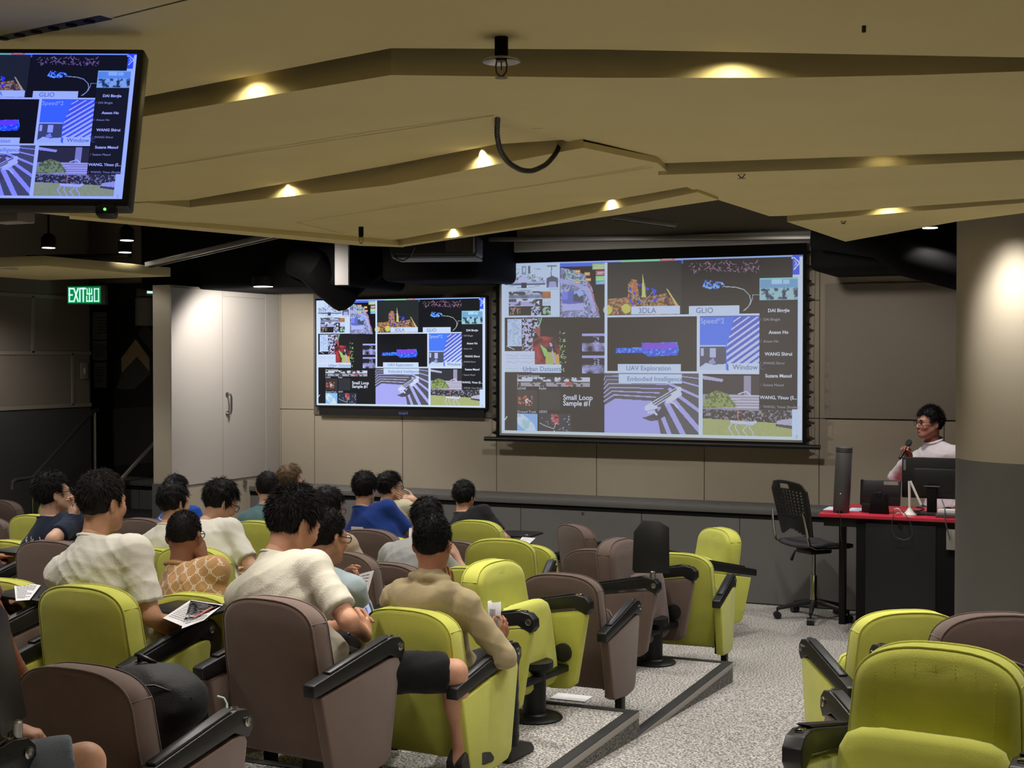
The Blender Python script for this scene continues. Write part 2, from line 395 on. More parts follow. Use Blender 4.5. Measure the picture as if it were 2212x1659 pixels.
def far(x, y, yn):                          # far edge of a strip, a hand's width short of the next fascia
    D = HL * 3000 / (773 - yn) - .07; return (x, y, (773 - y) * D / 3000)
fR0 = [far(845, 104, 162), far(1300, 107, 168), far(1985, 107, 162), far(2420, 128, 147)]
fL0 = [far(-420, 350, 372), far(290, 213, 255), far(845, 104, 162)]
# field over the camera (two halves meeting on the fold)
o0, P0 = panel(fL0 + fR0[1:] + [V(5, 3.2, .71), V(5, -4, .71), V(-9.9, -4, .71), V(-9.9, 3.0, .71)])
joint(o0, cp(1985, 108, .706), cp(2330, -90, .7065)); joint(o0, cp(245, 38, .7075), cp(560, -40, .7075))
# fascia + strip R1 / L1
R1 = [(845, 162, HL), (1300, 168, HL), (1700, 168, HL), (1985, 162, HL), (2420, 147, HL)]
R1f = [far(2420, 319, 335), far(2212, 326, 345), far(1800, 340, 365), far(1422, 353, 378), far(1384, 352, 379)]
fold1 = [(1260, 319, .689), (1215, 302, .688), (1070, 247, .68)]
oR1, PR1 = panel(R1 + R1f + fold1, fasc=(0, 1, 2, 3))
joint(oR1, cp(1150, 277, .685), cp(2212, 258, .6858)); joint(oR1, cp(1990, 322, .70), cp(2300, 212, .672))
L1n = [(-420, 372, HL), (290, 255, HL), (845, 162, HL)]
L1f = [(1215, 302, .688), far(1070, 312, 356), far(840, 357, 400), far(410, 432, 448), far(300, 436, 446), far(-300, 480, 490)]
oL1, PL1 = panel(L1n + [(1070, 247, .68)] + L1f, fasc=(0, 1))
joint(oL1, cp(300, 366, .6975), cp(1068, 248.5, .679))
# L2
L2n = [(320, 438, HL + .008), (410, 448, HL), (840, 400, HL), (1150, 340, HL), (1260, 319, HL), (1420, 352, HL + .01)]
L2f = [far(1482, 404, 420), far(1106, 470, 494), far(870, 516, 529), (780, 525, .68), (330, 486, .68), (-60, 446, .68)]
oL2, PL2 = panel(L2n + L2f, fasc=(0, 1, 2, 3))
joint(oL2, cp(640, 480, .6805), cp(1410, 361, .664)); joint(oL2, cp(640, 480, .6805), cp(800, 519, .695))
# L3 (last thin strip) and the left edge board
oL3, _ = panel([(862, 530, HL), (1150, 487, HL), (1506, 415, HL), (1552, 432, .665), (1200, 484, .665), (872, 533, .665)], fasc=(0, 1))
oL4, _ = panel([(150, 466, HL), (780, 522, HL), (862, 530, HL), (872, 534, HL + .004), (780, 531, HL + .004), (150, 473, HL + .004)], fasc=(0, 1))
# R2, R3
R2n = [(1422, 378, HL), (1800, 365, HL), (2212, 345, HL), (2420, 335, HL)]
R2f = [far(2420, 415, 422), far(2110, 436, 446), far(1900, 451, 463), far(1700, 466, 479), far(1662, 467, 482), (1552, 432, .68), (1490, 407, .672)]
oR2, PR2 = panel(R2n + R2f, fasc=(0, 1, 2))
joint(oR2, cp(1570, 438, .693), cp(2212, 396, .684))
oR3, PR3 = panel([(1700, 479, HL), (1900, 463, HL), (2110, 446, HL), (2400, 424, HL), (2400, 436, .665), (2064, 479, .665), (1826, 522, .665)], fasc=(0, 1, 2))
# small khaki bulkhead end at the far left, over a lamp
bk = MB(); A, B = atz(-120, 556, 2.93), atz(95, 556, 2.93)
q0, q1 = aty(-200, 585, 8.6), aty(95, 552, 8.6)
bkh = struct(MB().box(q0.x, q1.x, 8.6, 10.2, aty(95, 574, 8.6).z, q1.z, .004).build('ceiling_bulkhead', ceil_y))
wl = aty(-10, 575, 8.55); MB().tube([aty(-150, 572, 8.7), aty(36, 578, 8.7)], .022, 12).build('tube_light', mat('lamp_tube', rgb(190, 180, 175), .4), None, label='short pale tube fixture under the khaki bulkhead at the left', cat='tube light')
# black soffit above everything
struct(MB().box(-14, 6, -4.2, 12.7, 4.0, 4.1).build('ceiling_soffit', blackpaint))

# sprinkler heads (each: drop pipe, plate, frame, deflector)
def sprinkler(loc, lab, scale=1, plate=True):
    t = thing('sprinkler', loc, lab, 'sprinkler', group='sprinkler heads'); k = scale
    MB().lathe([(.012 * k, .0), (.015 * k, .008 * k), (.015 * k, .25)], 14).build('drop_pipe', blk_matte, t)
    if plate: MB().lathe([(.043 * k, -.004 * k), (.04 * k, 0), (.02 * k, .007 * k), (.012 * k, .007 * k), (.012 * k, .003 * k), (.04 * k, -.005 * k)], 28, cap=False).build('plate', mat('sprinkler_plate', rgb(186, 182, 186), .25, metal=.5), t)
    fr = MB()
    for s in (-1, 1): fr.tube([(s * .011 * k, 0, 0), (s * .0135 * k, 0, -.012 * k), (s * .012 * k, 0, -.026 * k), (s * .003 * k, 0, -.036 * k)], .0022 * k, 6)
    fr.lathe([(.011 * k, .004 * k), (.011 * k, -.003 * k)], 12).build('frame', mat('brass_dull', rgb(110, 96, 78), .4, metal=.8), t)
    MB().tube([(0, 0, -.003 * k), (0, 0, -.022 * k)], .0016 * k, 6).build('bulb', mat('bulb_red', rgb(150, 24, 18), .2), t)
    d = MB().lathe([(.004 * k, -.034 * k), (.006 * k, -.037 * k), (.0145 * k, -.0385 * k), (.0145 * k, -.0395 * k), (.003 * k, -.039 * k)], 16); d.build('deflector', mat('brass_dull', rgb(1, 1, 1)), t)
for (x, y, w_, lab) in [(1083, 130, 83, 'large sprinkler head with silver plate on the nearest fascia'), (1602, 362, 51, 'sprinkler head with glinting plate on the middle fascia'), (1822, 466, 38, 'smaller sprinkler head beside the brightest ceiling scallop')]:
    D = 3000 * .085 / w_; p = CAMP + ray(x, y) * D; sprinkler(p, lab)
sprinkler(atz(780, 512, CH + .64), 'tiny sprinkler head at the far tip of the left ceiling', .9, False)
# flexible conduit loop
cpath = [(1076, 238, .70), (1075, 252, .68), (1073, 290, .635), (1080, 325, .598), (1098, 352, .572), (1125, 368, .557), (1150, 370, .556), (1180, 356, .568), (1200, 333, .59), (1210, 312, .61), (1215, 296, .63)]
d0 = cp(1076, 250, .678); D0 = (d0 - CAMP).dot(_fw)
pts = [CAMP + ray(x, y) * (D0 + (4.55 - D0) * i / 10) for i, (x, y, h) in enumerate(cpath)]
fine = []
for i in range(len(pts) - 1):
    for k in range(12): fine.append(pts[i].lerp(pts[i + 1], k / 12))
sm = fine[:]
for _ in range(14): sm = [sm[0]] + [(sm[i - 1] + sm[i] * 2 + sm[i + 1]) / 4 for i in range(1, len(sm) - 1)] + [sm[-1]]
MB().tube(sm, [.0085 if i % 2 else .0072 for i in range(len(sm))], 10).build('conduit', blk, None, smooth=False, label='black corrugated conduit looping down from the khaki ceiling', cat='conduit')
ca = CAMP + ray(1868, -40) * 2.9; cb = CAMP + ray(1866, 70) * 2.9
MB().tube([ca, (ca + cb) / 2, cb], .0045, 8).build('cable_end', blk, None, label='short black cable end hanging down at the top right', cat='cable')

# ============================================================ black services under the soffit
def black_box(px0, px1, Y, depth, ztop, py, label, name='air_duct', bev=.06):
    a, b = aty(px0, py, Y), aty(px1, py, Y)
    return MB().box(a.x, b.x, Y, Y + depth, a.z if py else 0, ztop, bev, seg=4).build(name, blackpaint, None, label=label, cat='duct')
black_box(300, 745, 11.0, 1.2, 3.6, 628, 'long black air duct above the partition and cupboard door')
black_box(822, 1028, 11.3, 1.0, 3.5, 608, 'black air duct above the wall display')
black_box(1748, 2400, 11.3, 1.0, 3.6, 586, 'black air duct at the right of the projection screen')
def pipe(pts, r, m, lab, cat='pipe', name='pipe'): return MB().tube(pts, r, 12).build(name, m, None, label=lab, cat=cat)
pipe([aty(640, 560, 10.9), aty(672, 575, 10.9), aty(700, 602, 11.1), aty(745, 640, 11.4)], .16, blackpaint, 'fat black flexible duct curving down left of the hanging post', 'duct', 'flexible_duct')
pipe([aty(760, 640, 11.5), aty(800, 605, 11.5), aty(840, 580, 11.5), aty(880, 570, 11.5)], .035, blackpaint, 'thin black hose running up beside the wall display')
pipe([aty(1760, 500, 11.0), aty(1900, 520, 11.0), aty(1960, 560, 11.0), aty(2080, 590, 11.0)], .14, blackpaint, 'sagging black hose over the right air duct', 'duct', 'flexible_duct')
grm = mat('track_metal', rgb(172, 168, 164), .4, metal=.6)
def bar(p, q, w, lab, m=grm):
    a, b = p, q; d = (b - a); L_ = d.length; t = thing('lighting_track', a, lab, 'lighting track', rot=d.to_track_quat('X', 'Z').to_euler())
    MB().box(0, L_, -w / 2, w / 2, -.02, .02, .004).build('track_body', m, t); MB().box(.01, L_ - .01, -w / 6, w / 6, -.024, -.02).build('track_slot', blk_matte, t)
bar(aty(322, 572, 9.8), aty(640, 498, 9.2), .09, 'pale metal lighting track slanting under the black soffit')
bar(aty(60, 556, 10.4), aty(280, 552, 10.4), .06, 'thin dark lighting track by the two small ceiling lamps', blk_metal)
bar(aty(1000, 518, 11.6), aty(1780, 512, 11.6), .05, 'long pale rail crossing above the projection screen housing')
bar(aty(1325, 468, 10.8), aty(1460, 486, 10.8), .05, 'short pale rail beside the small sprinkler above the screen')
post = MB().box(-.062, .062, -.03, .03, 0, 1.2, .004).build('hanging_post', mat('post_grey', rgb(186, 182, 180), .6), None, label='flat light grey post hanging down from the soffit left of the display', cat='post')
pq = aty(739, 616, 10.9); post.location = pq; post.rotation_euler = (0, 0, R(20))
# visible small downlights
def can(x, y, Y, pw, lab, r=.055, aim=None, ang=110):
    p = aty(x, y, Y); t = thing('spot_lamp', p, lab, 'ceiling lamp', group='small ceiling lamps')
    MB().lathe([(r * 1.15, 0), (r * 1.15, .09), (r * .6, .12), (.008, .13), (.008, .5)], 20).build('lamp_can', blk_matte, t)
    MB().lathe([(r, -.004), (r, .002)], 20).build('lamp_lens', mat('lamp_lens', rgb(255, 250, 240), .3, emit=((1, .96, .9, 1), 6)), t)
    s = spot('spot_lamp_light', p + Vector((0, 0, -.02)), pw, ang, .5, (1, .95, .88), r * .8, aim=aim); return t
can(569, 619, 11.0, 70, 'bright oblong ceiling lamp close above the cupboard door', .09, aim=(-8.2, 11.7, 1.4), ang=140)
can(105, 535, 9.6, 6, 'small ceiling lamp above the left exit sign')
can(274, 519, 9.6, 6, 'upper one of two small ceiling lamps in the black soffit')
can(270, 545, 10.2, 6, 'lower one of two small ceiling lamps in the black soffit')
can(2009, 492, 10.8, 8, 'small ceiling lamp between khaki ceiling and column')
for x in (-6.6, -4.4, -2.4): spot('wall_fill_light', (x, 9.9, 3.05), 42, 100, .7, (1, .94, .86), .06, aim=(x, 12.4, .9))  # added spots without fixtures that brighten the front wall

# ============================================================ column
colc = Vector((-.34, 7.51, 0)); cr = .45
cdz = 1.63
co = struct(MB().lathe([(cr, 0), (cr, cdz)], 72, colc, cap=False).build('column', grey_dado, smooth=True))
MB().lathe([(cr + .0, cdz), (cr + .0, 3.9)], 72, colc, cap=False).build('column_upper', beige, co, smooth=True)

# ============================================================ the slide shown on all three screens (one mesh, colours per point)
SW, SH = 620, 349
IMG = np.zeros((SH, SW, 3)); IMG[:] = (.80, .88, 1.0)
YYg, XXg = np.mgrid[0:SH, 0:SW]
Ug = (XXg + .5) / SW; Vg = (YYg + .5) / SH
rng = np.random.default_rng(5)
def uv(x, y):                               # photo point on the projection -> slide fraction
    yt = 569.8 - (x - 1084) * .0323; yb = 932.5 + (x - 1083) * .0224
    s = (x - 1083.3) / 649.2
    return s / (s + .912 * (1 - s)), (y - yt) / (yb - yt)
def vnoise(sx, sy, seed, oct=3):
    r = np.random.default_rng(seed); out = np.zeros((SH, SW)); amp = 1; tot = 0
    for o in range(oct):
        gx, gy = int(SW / sx * 2 ** o) + 3, int(SH / sy * 2 ** o) + 3
        g = r.random((gy, gx)); fx = XXg / sx * 2 ** o; fy = YYg / sy * 2 ** o
        ix, iy = fx.astype(int), fy.astype(int); tx, ty = fx - ix, fy - iy
        tx = tx * tx * (3 - 2 * tx); ty = ty * ty * (3 - 2 * ty)
        out += amp * ((g[iy, ix] * (1 - tx) + g[iy, ix + 1] * tx) * (1 - ty) + (g[iy + 1, ix] * (1 - tx) + g[iy + 1, ix + 1] * tx) * ty)
        tot += amp; amp *= .55
    return out / tot
N8, N16, N3, N30 = vnoise(8, 8, 1), vnoise(16, 16, 2), vnoise(3.2, 3.2, 3, 2), vnoise(30, 30, 4)
def rmask(x0, y0, x1, y1):
    u0, v0 = uv(x0, (y0 + y0) / 2); u1, _ = uv(x1, y0); _, v1 = uv(x0, y1)
    return (Ug >= u0) & (Ug < u1) & (Vg >= v0) & (Vg < v1)
def fill(m, c): IMG[m] = c
def mixm(m, c, a):
    a = np.asarray(a); a = a[m][:, None] if a.ndim == 2 else a
    IMG[m] = IMG[m] * (1 - a) + np.array(c) * a
def pmask(pts):
    P = [uv(*p) for p in pts]; m = np.zeros(Ug.shape, bool); n = len(P)
    for i in range(n):
        (x0, y0), (x1, y1) = P[i], P[(i + 1) % n]
        if y0 == y1: continue
        c = ((Vg < y0) != (Vg < y1)); xs = (x1 - x0) * (Vg - y0) / (y1 - y0) + x0
        m ^= c & (Ug < xs)
    return m
def line(pts, w, c, a=1.0):
    for (p, q) in zip(pts[:-1], pts[1:]):
        (x0, y0), (x1, y1) = uv(*p), uv(*q); X, Y = Ug * 16, Vg * 9; ax, ay, bx, by = x0 * 16, y0 * 9, x1 * 16, y1 * 9
        L2 = (bx - ax) ** 2 + (by - ay) ** 2 + 1e-9; t = np.clip(((X - ax) * (bx - ax) + (Y - ay) * (by - ay)) / L2, 0, 1)
        d = np.hypot(X - ax - t * (bx - ax), Y - ay - t * (by - ay)); m = d < w * 16 / 650 / 2; mixm(m, c, a)
def dots(n, box, c, s, seed, jit=.2):
    r = np.random.default_rng(seed)
    for _ in range(n):
        x, y = r.uniform(box[0], box[2]), r.uniform(box[1], box[3]); col = np.clip(np.array(c) * r.uniform(1 - jit, 1 + jit, 3), 0, 1)
        line([(x, y), (x + r.uniform(-s, s), y + r.uniform(-s, s))], r.uniform(.8, 2.2), col, .9)
WHT = (.82, .90, 1.0); PALE = (.78, .88, 1.0); BK = (.012, .012, .014)
# title bar
fill(rmask(1082, 545, 1740, 575), (.08, .16, .85)); 
u_top = .018
fill(Vg < .030, (.10, .20, .90)); fill(Vg < .008, (.45, .62, 1.0))
fill((Ug < .165) & (Vg < .03), (.55, .68, 1.0))
fill((Ug > .012) & (Ug < .985) & (Vg > .028) & (Vg < .985), BK)
fill(rmask(1340, 557, 1424, 566), (.30, .85, .42)); fill(rmask(1424, 555, 1456, 564), (.75, .2, .2)); line([(1430, 559), (1450, 558)], 2, (.95, .8, .8))
# 1 sensor rig sheet (top left)
fill(rmask(1086, 571, 1209, 685), (.76, .88, 1.0))
line([(1090, 610), (1178, 609)], 6, (.62, .66, .95)); line([(1088, 614), (1176, 613)], 3.5, (.12, .15, .2))
dots(70, (1090, 598, 1176, 606), (.16, .19, .2), 4, 11); dots(24, (1110, 590, 1150, 600), (.2, .22, .25), 5, 12)
fill(rmask(1126, 610, 1137, 622), (.06, .07, .09)); fill(rmask(1127, 575, 1136, 592), (.35, .42, .5)); fill(rmask(1129, 578, 1134, 588), (.75, .84, .95)); fill(rmask(1140, 574, 1145, 590), (.18, .22, .25))
fill(pmask([(1119, 609), (1143, 609), (1134, 592), (1128, 592)]), (.72, .72, .95))
for (x, y, w_) in [(1112, 582, 10), (1153, 581, 14), (1150, 594, 6), (1104, 594, 9), (1098, 619, 12), (1116, 621, 10), (1142, 620, 12), (1155, 617, 10), (1116, 627, 30), (1186, 624, 20), (1140, 683, 16)]: line([(x, y), (x + w_, y - .3)], 1.4, (.30, .36, .48), .75)
fill(rmask(1181, 573, 1202, 576), (.25, .3, .35)); line([(1191, 575), (1190, 596)], 2, (.2, .25, .3)); fill(pmask([(1180, 620), (1180, 601), (1192, 595), (1205, 600), (1205, 620)]), (.14, .15, .2)); fill(pmask([(1184, 620), (1186, 608), (1200, 607), (1202, 620)]), (.5, .5, .8))
ph = rmask(1099, 630, 1190, 680)
fill(rmask(1099, 630, 1171, 644), (.10, .10, .11)); mixm(rmask(1099, 637, 1171, 644), (.45, .45, .7), N8 * .9); mixm(rmask(1099, 630, 1171, 637) & (N8 > .55), (.7, .8, .9), .8)
fill(rmask(1171, 629, 1189, 644), (.45, .16, .06)); mixm(rmask(1171, 629, 1189, 644), (.75, .3, .1), N3)
fill(rmask(1099, 645, 1156, 660), (.1, .1, .12)); mixm(rmask(1099, 652, 1156, 660), (.55, .52, .85), N8 * 1.2 > .5); mixm(rmask(1115, 645, 1156, 651) & (N8 > .45), (.85, .9, 1), .9)
fill(rmask(1156, 645, 1171, 660), (.06, .06, .07)); fill(pmask([(1158, 652), (1165, 647), (1164, 658)]), (.9, .92, 1)); line([(1173, 657), (1176, 650), (1179, 658), (1183, 649), (1186, 657), (1189, 647)], 1, (.5, .6, .8))
fill(rmask(1099, 661, 1189, 681), BK); mixm(rmask(1101, 663, 1124, 679) & (N3 > .52), (.6, .32, .22), .8); mixm(rmask(1147, 661, 1168, 680), (.62, .66, .9), N3 > .45); mixm(rmask(1171, 662, 1189, 680) & (N3 > .55), (.45, .75, .5), .9)
# 2 aerial map (top)
am = pmask([(1210, 578), (1240, 583), (1262, 592), (1278, 620), (1285, 650), (1296, 684), (1210, 684)])
fill(am, (.30, .32, .52)); mixm(am & (N8 > .5), (.62, .66, .95), .75); mixm(am & (N3 > .62), (.10, .1, .14), .8)
line([(1210, 606), (1240, 610), (1262, 622), (1276, 645), (1284, 675)], 9, (.55, .55, .92), .85)
line([(1222, 583), (1224, 600), (1245, 606), (1258, 604), (1262, 594)], 2, (.45, .95, .4)); line([(1226, 588), (1250, 596)], 2, (.5, .95, .5))
line([(1266, 602), (1276, 625), (1284, 650), (1292, 668), (1282, 677)], 2.2, (.65, .18, .2))
fill(rmask(1214, 629, 1260, 669), (.16, .2, .6)); fill(rmask(1214, 629, 1226, 646), (.25, .3, .95)); fill(rmask(1240, 629, 1260, 640), (.4, .6, 1)); fill(pmask([(1238, 650), (1238, 636), (1245, 632), (1250, 640), (1260, 636), (1260, 652)]), (.10, .1, .16)); fill(pmask([(1214, 669), (1214, 654), (1230, 656), (1260, 653), (1260, 669)]), (.58, .58, .95))
for (x, y) in [(1241, 583), (1262, 588), (1264, 600), (1241, 606)]: fill(rmask(x, y, x + 12, y + 7), (.85, .42, .12)); line([(x + 2, y + 3), (x + 10, y + 3)], 2, (1, .85, .7))
for (y, c, t, x) in [(569, (.55, .72, .28), 13, 1279), (584, (.62, .1, .14), 10, 1286), (595, (.35, .85, .28), 11, 1286), (606, (.12, .42, .9), 8, 1286)]:
    fill(rmask(x, y, 1307, y + t), c); line([(x + 4, y + t * .35), (1304, y + t * .35)], 1.6, (.9, .95, .9), .8); line([(x + 3, y + t * .7), (1302, y + t * .7)], 1.6, (.9, .95, .9), .7)
# 3 street data (middle left)
fill(rmask(1096, 688, 1127, 746), (.70, .82, 1.0)); dots(80, (1098, 691, 1125, 744), (.45, .55, .8), 5, 13); line([(1109, 692), (1111, 742)], 1.2, (.4, .8, .4))
sp = pmask([(1128, 687), (1166, 686), (1162, 710), (1152, 725), (1150, 758), (1128, 758)]); mixm(sp, (.72, .70, .95), (N3 > .52) * .95)
line([(1169, 686), (1163, 705)], 3, (.3, .7, .3)); fill(pmask([(1150, 710), (1166, 705), (1166, 728)]), (.45, .1, .1))
rd = pmask([(1148, 735), (1165, 725), (1200, 726), (1212, 745), (1205, 790), (1150, 792)]); mixm(rd, (.62, .06, .07), np.clip(N16 * 2.6 - 1.0, 0, 1))
for p, c in [([(1166, 742), (1180, 752), (1186, 770), (1176, 768)], (.35, .8, .2)), ([(1178, 758), (1200, 760), (1192, 800), (1178, 800)], (.55, .62, .15)), ([(1186, 738), (1192, 740), (1195, 760), (1204, 790), (1196, 782)], (.72, .5, .82)), ([(1196, 765), (1206, 762), (1210, 796), (1202, 796)], (.8, .5, .12)), ([(1181, 748), (1194, 746), (1192, 758)], (.05, .06, .05))]: fill(pmask(p), c)
dots(60, (1208, 715, 1222, 800), (.45, .75, .3), 2, 14)
fill(rmask(1089, 757, 1155, 802), (.80, .88, 1.0))
for k in range(6): x = 1092 + (k % 2) * 33; y = 763 + (k // 2) * 14; line([(x, y + 4), (x + 8, y + 2), (x + 18, y + 5), (x + 28, y + 1)], 1, [(.5, .5, .7), (.5, .5, .6), (.65, .45, .6), (.5, .6, .7), (.4, .75, .5), (.5, .5, .6)][k]); line([(x, y + 9), (x + 28, y + 9)], .8, (.55, .6, .75))
line([(1095, 746), (1110, 753)], 1.6, (.8, .85, 1))
for y0 in (719, 766):
    fill(rmask(1257, y0, 1305, y0 + 5), (.55, .5, .95)); fill(rmask(1257, y0 + 5, 1305, y0 + 38), (.02, .02, .03)); mixm(rmask(1257, y0 + 20, 1305, y0 + 38), (.58, .55, .95), np.clip(N16 * 2.4 - .6, 0, 1)); mixm(rmask(1280, y0 + 6, 1294, y0 + 20) & (N3 > .6), (.5, .55, .9), .8)
# 4 drive log (bottom left)
fill(rmask(1117, 812, 1274, 832), (.06, .06, .06)); mixm(rmask(1117, 812, 1274, 821) & (N8 > .46), (.85, .88, .95), .9); mixm(rmask(1117, 824, 1274, 832) & (N8 > .4), (.62, .55, .58), .8); fill(rmask(1222, 822, 1236, 829), (.55, .1, .1))
fill(rmask(1117, 840, 1161, 882), (.05, .045, .045)); mixm(rmask(1119, 852, 1150, 874) & (N3 > .5), (.8, .2, .12), .85); mixm(rmask(1130, 858, 1146, 868) & (N3 > .58), (1, .85, .8), .9)
fill(rmask(1164, 840, 1210, 882), (.04, .04, .042))
fill(rmask(1117, 890, 1161, 932), (.35, .62, .95)); g = pmask([(1117, 890), (1130, 893), (1152, 912), (1159, 930), (1140, 930), (1117, 912)]); fill(g, (.80, .92, 1)); mixm(g & (N8 > .52), (.45, .75, .7), .8)
fill(rmask(1164, 890, 1234, 932), (.035, .04, .06)); mixm(pmask([(1190, 892), (1206, 892), (1208, 914), (1192, 914)]) & (N3 > .42), (.75, .12, .14), .9); dots(26, (1166, 892, 1230, 930), (.75, .75, .75), 2, 15); line([(1166, 911), (1178, 917), (1196, 923), (1201, 910)], 1.5, (.6, .65, .5))
line([(1091, 903), (1095, 897)], 2.5, (.6, .75, .65))
# 5 3-D scan (top middle)
fill(rmask(1311, 567, 1471, 680), (.030, .034, .032)); sc = pmask([(1312, 645), (1356, 640), (1356, 612), (1364, 602), (1376, 604), (1380, 640), (1386, 640), (1386, 612), (1394, 612), (1395, 640), (1438, 632), (1462, 660), (1466, 678), (1312, 678)])
mixm(sc, (.42, .16, .10), np.clip(N8 * 2.2 - .5, 0, 1)); mixm(sc & (N3 > .56), (.75, .42, .12), .8)
fill(pmask([(1385, 640), (1387, 590), (1391, 612), (1394, 640)]), (.75, .78, .25)); fill(pmask([(1438, 622), (1442, 624), (1466, 660), (1462, 664)]), (.85, .62, .2)); mixm(pmask([(1368, 602), (1374, 610), (1374, 632), (1366, 632)]), (.75, .16, .12), .8)
for p in [(1312, 668), (1352, 665)]: mixm(((Ug - uv(*p)[0]) * 16) ** 2 + ((Vg - uv(*p)[1]) * 9) ** 2 < .06, (.85, .8, .15), .9)
for q in [(1356, 626), (1365, 640), (1410, 628), (1440, 640)]: line([(1390, 652), q], 1.2, (.75, .65, .6), .7)
for (x, y) in [(1381, 615), (1361, 624), (1369, 632), (1398, 623), (1409, 624), (1414, 627), (1412, 633), (1361, 647), (1365, 654), (1380, 650), (1412, 647), (1416, 645)]:
    a, b = uv(x, y); fill(((Ug - a) * 16) ** 2 + ((Vg - b) * 9) ** 2 < .0052, (.06, .08, 1.0))
# 6 trajectory (top right)
fill(rmask(1474, 560, 1714, 678), (.014, .014, .016)); dots(90, (1490, 566, 1640, 585), (.42, .22, .32), 6, 16)
bl = pmask([(1515, 620), (1523, 603), (1560, 608), (1566, 617), (1540, 624)]); mixm(bl & (N3 > .42), (.14, .3, 1.0), 1.0); mixm(bl & (N3 > .6), (.3, .75, 1), .8)
line([(1562, 617), (1590, 619), (1606, 624), (1618, 636), (1621, 648), (1616, 660), (1605, 669)], 1.8, (.55, .6, .56)); line([(1608, 668), (1620, 655), (1624, 643), (1625, 635), (1640, 635)], 1.4, (.5, .55, .5))
# 7 uav scan (centre)
fill(rmask(1309, 684, 1505, 799), BK)
b1 = pmask([(1330, 750), (1385, 748), (1386, 738), (1462, 737), (1466, 755), (1462, 765), (1400, 768), (1388, 760), (1330, 760)]); fill(b1, (.05, .1, .92)); mixm(b1 & (N3 > .58), (.1, .5, 1), .9); fill(pmask([(1386, 740), (1458, 738), (1458, 750), (1388, 752)]), (.30, .08, .85))
# 8 facade photo
fill(rmask(1511, 682, 1640, 796), (.10, .25, 1.0)); bd = pmask([(1586, 682), (1640, 682), (1640, 782), (1569, 782), (1569, 745)]); fill(bd, (.13, .16, .72))
for k in range(11): o_ = k * 13.5; w_ = 2.6 + k * .45; line([(1560, 700 + o_ + 18), (1650, 650 + o_ - 2 * (k - 6) * .2)], w_, (0, 0, 0), 0); m_ = bd.copy(); a_, b_ = IMG.copy(), None; line([(1555, 695 + o_ + 18), (1650, 645 + o_)], w_, (.72, .82, 1)); IMG[:] = np.where(m_[:, :, None], IMG, a_)
fill(rmask(1511, 744, 1568, 796), (.10, .11, .16)); fill(rmask(1511, 743, 1568, 746), (.6, .7, .95)); fill(rmask(1513, 750, 1520, 766), (.6, .65, .9)); fill(rmask(1533, 750, 1546, 770), (.62, .66, .9)); fill(pmask([(1511, 790), (1524, 781), (1540, 785), (1568, 783), (1568, 797), (1511, 797)]), (.72, .82, .95)); fill(pmask([(1530, 778), (1540, 770), (1546, 783), (1530, 784)]), (.4, .42, .7))
fill(rmask(1509, 796, 1641, 802), WHT)
# 9 robot on steps
fill(rmask(1305, 803, 1509, 938), (.13, .125, .13)); fl = pmask([(1305, 872), (1328, 858), (1408, 863), (1420, 900), (1428, 940), (1305, 940)]); fill(fl, (.52, .50, .95))
for k in range(6):
    x0, y0 = 1326 - k * 4, 850 - k * 8; line([(1304, y0 + 14 - k), (x0, y0), (1416 + k * 8, y0 + 5 - k * 1.2)], 2.6 - k * .25, (.58, .52, .92))
for k, (x0, y0, x1, y1, w_) in enumerate([(1424, 880, 1448, 940, 9), (1440, 868, 1478, 940, 11), (1444, 850, 1512, 928, 10), (1446, 838, 1512, 886, 7), (1440, 824, 1512, 856, 5), (1440, 813, 1512, 832, 3), (1470, 810, 1512, 815, 2)]): line([(x0, y0), (x1, y1)], w_, (.56, .52, .95))
fill(pmask([(1388, 900), (1420, 888), (1432, 872), (1445, 890), (1420, 905), (1404, 906)]), (.10, .09, .1))
line([(1398, 878), (1466, 838)], 12, (.82, .84, .95)); line([(1410, 868), (1460, 838)], 3, (.15, .15, .2)); line([(1414, 872), (1448, 850)], 3.5, (.2, .2, .24)); line([(1460, 846), (1468, 848), (1442, 864)], 9, (.84, .85, .95)); line([(1442, 864), (1456, 868), (1464, 878)], 4, (.8, .8, .92)); line([(1396, 880), (1416, 876)], 8, (.84, .85, .95)); line([(1400, 888), (1412, 886), (1418, 892)], 4.5, (.82, .82, .95)); line([(1388, 899), (1412, 902)], 2, (.15, .14, .16))
# 10 robot on lawn
lw_ = rmask(1517, 808, 1711, 942); fill(lw_, (.055, .05, .055)); fill(pmask([(1517, 808), (1562, 816), (1560, 822), (1517, 816)]), (.6, .55, .75))
fill(rmask(1606, 808, 1622, 852), (.45, .4, .5)); st = pmask([(1517, 848), (1640, 850), (1640, 884), (1517, 880)]); fill(st, (.45, .40, .46))
for k in range(5): line([(1560, 852 + k * 6), (1640, 852 + k * 6.2)], 2.6, (.78, .72, .80))
sh = pmask([(1518, 878), (1524, 850), (1548, 840), (1572, 848), (1592, 876)]); fill(sh, (.16, .2, .06)); mixm(sh & (N3 > .48), (.42, .5, .16), .85)
mixm(rmask(1517, 880, 1711, 905) & (N3 > .6), (.45, .4, .42), .8); fill(pmask([(1517, 900), (1711, 912), (1711, 943), (1517, 943)]), (.48, .52, .14)); mixm(pmask([(1517, 900), (1711, 912), (1711, 943), (1517, 943)]), (.62, .62, .3), N3 * .8)
fill(pmask([(1678, 905), (1711, 900), (1711, 924), (1676, 914)]), (.62, .58, .68)); fill(pmask([(1676, 912), (1711, 916), (1711, 923), (1676, 917)]), (.1, .1, .12))
line([(1580, 908), (1626, 911)], 6, (.80, .80, .95)); line([(1632, 908), (1626, 910)], 5, (.8, .8, .92))
